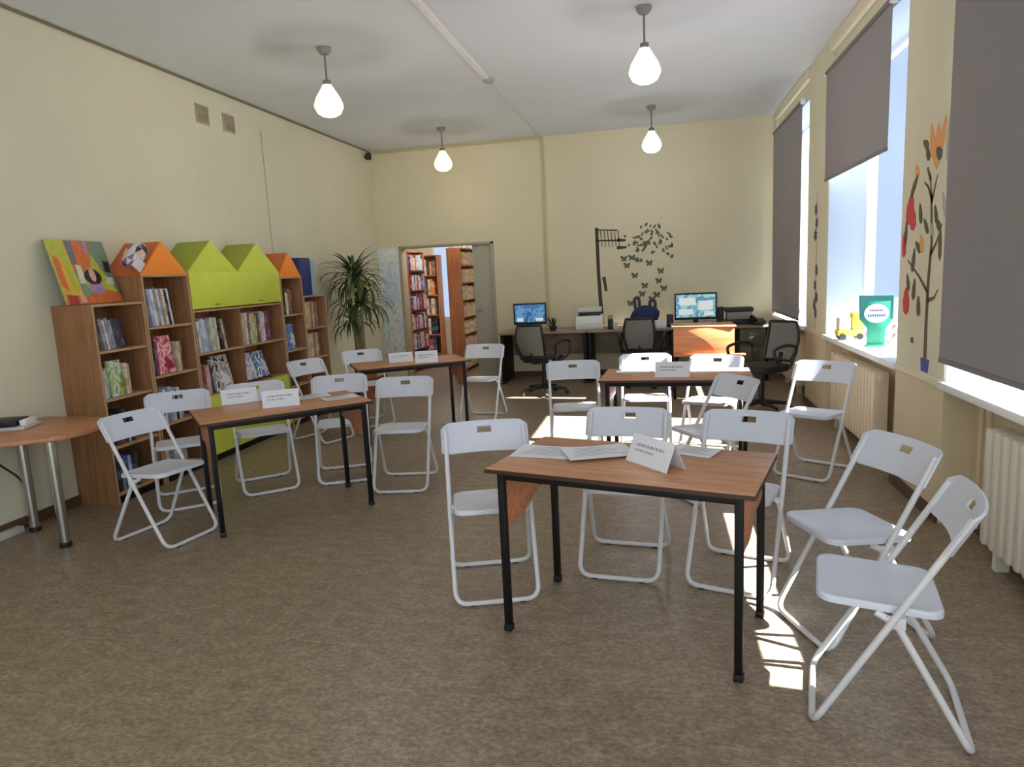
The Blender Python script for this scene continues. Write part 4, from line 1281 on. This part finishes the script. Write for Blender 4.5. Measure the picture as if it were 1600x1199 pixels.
w.build('body', M_fp, t, smooth=70)
MB().add(*blob(0, 0, 0.165, 0.035, 0.035, 0.04)).build('head', M_fp, t, smooth=70)
def paper(label, loc, w_, h_, rz, z=0.0005):
    m = M_paper
    vs, fs = [], []
    n1, n2 = 8, 6
    rr = random.Random(int(loc[0] * 1000))
    ph = rr.uniform(0, 6)
    for i in range(n1 + 1):
        for j in range(n2 + 1):
            x, y = w_ * (i / n1 - 0.5), h_ * (j / n2 - 0.5)
            e = (abs(i / n1 - 0.5) * 2) ** 4
            vs.append((x, y, 0.0012 + 0.006 * e * (0.5 + 0.5 * math.sin(ph + 3 * j / n2))))
    for i in range(n1):
        for j in range(n2):
            a = i * (n2 + 1) + j
            fs.append((a, a + n2 + 1, a + n2 + 2, a + 1))
    o = MB().add(vs, fs).build('paper_sheet', m, solid=0.0006, loc=loc)
    o.rotation_euler = (0, 0, rz)
    tag(o, label, 'paper', 'loose papers')
    w = MB()
    for k in range(7):
        yy = h_ * (0.36 - 0.1 * k)
        w.box(-w_ * 0.40, w_ * (0.40 - 0.12 * ((k * 5) % 3)), yy - 0.0028, yy + 0.0028, 0.0022, 0.0027)
    w.build('printed_lines', mat('faint_print', (176, 178, 188), 0.8), o, smooth=0)
    return o
def tent_card(label, loc, rz, L=0.24, h=0.11, d=0.10, group='folded name cards'):
    t = thing('name_card', label, 'card', loc, rz, group)
    th = 0.0018
    for sgn in (-1, 1):
        MB().prism([(sgn * d / 2, 0.0), (sgn * (d / 2 - th * 1.4), 0.0), (0.0, h - th * 1.6), (0.0, h)], lambda u, v, q: (q, u, v), -L / 2, L / 2).build('card_face', M_paper, t, smooth=0)
    w = MB()
    nrm = Vector((0, -h, d / 2)).normalized()
    for (a, b_, v0, v1) in ((0.14, 0.80, 0.60, 0.70), (0.14, 0.62, 0.42, 0.50)):
        x = a
        k = 0
        while x < b_:
            ww = 0.03 + 0.02 * ((k * 7) % 3)
            p = []
            for (xx, v) in ((x, v0), (x + ww, v0), (x + ww, v1), (x, v1)):
                y = -d / 2 * (1 - v)
                p.append(Vector(((xx - 0.5) * L, y, h * v)) + nrm * 0.0008)
            w.add(p, [(0, 1, 2, 3)])
            x += ww + 0.022
            k += 1
    w.build('printed_name', M_ink, t, smooth=0)
    return t
HT = 0.7455
tent_card('folded white name card standing on the nearest table', (-0.02, 2.845, HT), math.radians(-50), 0.26, 0.112, 0.10)
tent_card('left folded white name card on the bookcase table', (-2.93, 4.36, HT), math.radians(40), 0.24, 0.10)
tent_card('right folded white name card on the bookcase table, nearer its edge', (-2.52, 4.22, HT), math.radians(30), 0.24, 0.11)
tent_card('folded white name card in the middle of the doorway table', (-2.22, 6.42, HT), math.radians(20), 0.22, 0.11)
tent_card('folded white name card toward the left end of the doorway table', (-2.52, 6.50, HT), math.radians(30), 0.24, 0.09)
tent_card('folded white name card in the middle of the sunlit table', (0.105, 5.24, HT), math.radians(-4), 0.25, 0.11)
paper('leftmost loose paper on the nearest table', (-0.50, 3.03, HT), 0.297, 0.21, math.radians(-10))
paper('loose paper overlapping its neighbour, left of the name card on the nearest table', (-0.27, 3.00, HT + 0.010), 0.297, 0.21, math.radians(20))
paper('loose paper right behind the name card on the nearest table', (0.15, 3.06, HT), 0.21, 0.16, math.radians(-28))
paper('loose paper along the rear edge of the bookcase table', (-2.48, 4.53, HT), 0.297, 0.14, math.radians(44))
paper('loose paper near the right end of the bookcase table', (-2.22, 4.50, HT), 0.24, 0.15, math.radians(46))
paper('sunlit loose paper at the left of the sunlit table', (-0.18, 5.50, HT), 0.297, 0.15, math.radians(0))
paper('white paper lying on the desk corner beside the far window', (1.30, 9.78 - 0.02, HD), 0.21, 0.12, 0.1)
paper('paper strip lying on the middle window sill', (1.68, 5.55, ZS), 0.16, 0.10, 0.2)

# ------------------------------------------------------------------ wall decorations (flat vinyl)
def vinyl_strip(w, pts, widths, plane, mi=0):
    """flat strip along 2D points (a, z); plane(a, z, off) -> 3D"""
    n = len(pts)
    vs = []
    for i in range(n):
        p0 = pts[max(0, i - 1)]
        p1 = pts[min(n - 1, i + 1)]
        dx, dz = p1[0] - p0[0], p1[1] - p0[1]
        l = math.hypot(dx, dz) or 1
        nx, nz = -dz / l * widths[i] / 2, dx / l * widths[i] / 2
        for s_ in (1, -1):
            vs.append(plane(pts[i][0] + s_ * nx, pts[i][1] + s_ * nz, 0.001))
        for s_ in (1, -1):
            vs.append(plane(pts[i][0] + s_ * nx, pts[i][1] + s_ * nz, 0.0))
    fs = []
    for i in range(n - 1):
        a, b = i * 4, (i + 1) * 4
        fs += [(a, a + 1, b + 1, b), (a + 1, a + 3, b + 3, b + 1), (a + 2, b + 2, b + 3, a + 3), (a, b, b + 2, a + 2)]
    w.add(vs, fs, mi)
LAYER = [0]
def vinyl_leaf(w, c, L, wd, ang, plane, mi=0):
    pts = []
    n = 8
    for k in range(n):
        u = k / n
        t_ = 2 * PI * u
        x = L / 2 * math.cos(t_)
        y = wd / 2 * math.sin(t_) * (1 - 0.35 * math.cos(t_))
        pts.append((c[0] + x * math.cos(ang) - y * math.sin(ang), c[1] + x * math.sin(ang) + y * math.cos(ang)))
    LAYER[0] = (LAYER[0] + 1) % 9
    vs = [plane(a, b, 0.0014 + 0.0003 * LAYER[0]) for a, b in pts] + [plane(a, b, 0.0) for a, b in pts]
    fs = [tuple(range(n))] + [(i, (i + 1) % n, n + (i + 1) % n, n + i) for i in range(n)]
    w.add(vs, fs, mi)
M_vb = mat('vinyl_dark', (64, 56, 44), 0.6)
M_vg = mat('vinyl_green_grey', (96, 100, 84), 0.6)
PB = lambda a, z, off: (a, YB - 0.0004 - off, z)
t = thing('wall_decal', 'black wall sticker of a tall post with blossoms and flying butterflies above the desks', 'decoration', (0, 0, 0))
w = MB()
vinyl_strip(w, [(-0.845, 2.16), (-0.835, 1.5), (-0.80, 0.76)], [0.05, 0.05, 0.06], PB)
vinyl_strip(w, [(-0.86, 2.13), (-0.55, 2.11)], [0.02, 0.02], PB)
vinyl_strip(w, [(-0.86, 1.975), (-0.52, 1.965)], [0.022, 0.022], PB)
for k in range(6):
    x = -0.79 + 0.05 * k
    vinyl_strip(w, [(x, 2.11), (x + 0.02, 1.88)], [0.014, 0.01], PB)
vinyl_strip(w, [(-0.55, 1.97), (-0.43, 1.96)], [0.05, 0.03], PB)
vinyl_strip(w, [(-0.56, 1.86), (-0.42, 1.86)], [0.05, 0.03], PB)
vinyl_strip(w, [(-0.76, 1.45), (-0.73, 1.24)], [0.05, 0.04], PB)
w.build('post', M_vb, t, smooth=0)
w = MB()
rd = random.Random(3)
for k in range(60):
    a = rd.gauss(-0.13, 0.17)
    z = rd.gauss(1.93, 0.12)
    vinyl_leaf(w, (a, z), rd.uniform(0.04, 0.085), rd.uniform(0.025, 0.045), rd.uniform(0, PI), PB)
w.build('blossoms', M_vg, t, smooth=0)
for (a, z) in ((-0.42, 1.60), (-0.35, 1.71), (-0.46, 1.70), (-0.10, 1.62), (0.06, 1.50), (0.03, 1.36), (0.10, 1.25), (-0.17, 1.30), (-0.31, 1.45), (-0.07, 1.10), (-0.21, 1.18), (0.0, 1.16), (-0.38, 1.05)):
    w = MB()
    for s_ in (-1, 1):
        vinyl_leaf(w, (a + s_ * 0.022, z + 0.01), 0.075, 0.04, 0.9 * s_, PB)
        vinyl_leaf(w, (a + s_ * 0.018, z - 0.022), 0.05, 0.03, -0.8 * s_, PB)
    w.build('butterfly', M_vg, t, smooth=0)
PR = lambda a, z, off: (XR - 0.0004 - off, a, z)
t = thing('wall_decal', 'painted tree with red leaves and blue pot on the pier between two windows', 'decoration', (0, 0, 0))
w = MB()
vinyl_strip(w, [(4.57, 0.90), (4.575, 1.15), (4.57, 1.40), (4.545, 1.62), (4.575, 1.85), (4.61, 2.02)], [0.05, 0.045, 0.04, 0.034, 0.028, 0.012], PR)
for b_ in ([(4.575, 1.33), (4.72, 1.42), (4.93, 1.52)], [(4.555, 1.55), (4.47, 1.62), (4.40, 1.72)], [(4.57, 1.28), (4.47, 1.30), (4.42, 1.35)], [(4.575, 1.85), (4.54, 1.92), (4.50, 2.0)], [(4.60, 1.98), (4.66, 2.06)], [(4.56, 1.86), (4.64, 1.95), (4.70, 1.98)]):
    vinyl_strip(w, b_, [0.03, 0.02, 0.010][:len(b_)], PR)
w.build('trunk', mat('mural_brown', (98, 78, 58), 0.7), t, smooth=0)
def leaves(name, key, c, lst):
    w = MB()
    for (a, z, L_, wd, an) in lst:
        vinyl_leaf(w, (a, z), L_, wd, an, PR)
    w.build(name, mat(key, c, 0.7), t, smooth=0)
leaves('red_leaves', 'mural_red', (204, 66, 70), [(4.92, 1.84, 0.20, 0.13, 1.8), (4.87, 1.78, 0.16, 0.10, 1.3), (4.93, 1.26, 0.18, 0.11, 1.5), (5.01, 1.62, 0.16, 0.07, 1.5)])
leaves('orange_leaves', 'mural_orange', (226, 164, 96), [(4.52, 2.16, 0.26, 0.10, 1.6), (4.60, 2.20, 0.22, 0.08, 1.3), (4.83, 2.06, 0.10, 0.06, 1.0), (4.44, 2.22, 0.2, 0.07, 1.9), (4.70, 1.62, 0.12, 0.06, 1.2)])
leaves('green_leaves', 'mural_green', (92, 88, 66), [(4.86, 1.98, 0.17, 0.05, 2.3), (4.70, 2.20, 0.10, 0.05, 0.5), (4.66, 2.14, 0.10, 0.05, 1.0), (4.49, 2.12, 0.10, 0.07, 0.6), (4.42, 1.62, 0.22, 0.05, 1.5), (4.76, 1.60, 0.12, 0.05, 0.6), (4.83, 1.52, 0.16, 0.06, 1.8), (4.91, 1.38, 0.12, 0.05, 1.2),
        (4.80, 1.34, 0.14, 0.06, 1.7), (4.71, 1.24, 0.13, 0.06, 1.4), (4.74, 1.80, 0.13, 0.05, 1.3), (4.64, 1.72, 0.12, 0.04, 0.9), (4.98, 1.70, 0.16, 0.04, 1.6), (4.50, 1.78, 0.12, 0.05, 1.2), (4.46, 1.72, 0.10, 0.05, 0.8), (4.80, 1.02, 0.05, 0.04, 0)])
leaves('grey_leaves', 'mural_grey', (176, 172, 168), [(4.36, 2.18, 0.28, 0.06, 1.6), (4.34, 1.95, 0.20, 0.05, 1.4), (4.38, 1.82, 0.16, 0.05, 1.2), (4.55, 1.70, 0.10, 0.04, 1.0)])
w = MB()
w.prism([(4.515, 0.85), (4.625, 0.85), (4.64, 0.93), (4.50, 0.93)], lambda a, z, off: PR(a, z, off), 0.0, 0.0012)
w.build('blue_pot', mat('mural_blue', (62, 78, 150), 0.7), t, smooth=0)
t = thing('wall_decal', 'thin sticker of dark violet flowers on the pier between the far windows', 'decoration', (0, 0, 0))
w = MB()
vinyl_strip(w, [(7.58, 0.86), (7.60, 1.3), (7.56, 1.8), (7.60, 2.2)], [0.012, 0.012, 0.01, 0.006], PR)
w.build('stem', M_vg, t, smooth=0)
w = MB()
for (a, z) in ((7.62, 2.05), (7.58, 1.92), (7.63, 1.80), (7.55, 1.45), (7.60, 1.30), (7.53, 1.18), (7.56, 1.02), (7.62, 1.10)):
    for k in range(3):
        vinyl_leaf(w, (a, z), 0.13, 0.045, 0.6 + k * 1.05, PR)
w.build('petals', mat('vinyl_violet', (82, 66, 104), 0.7), t, smooth=0)
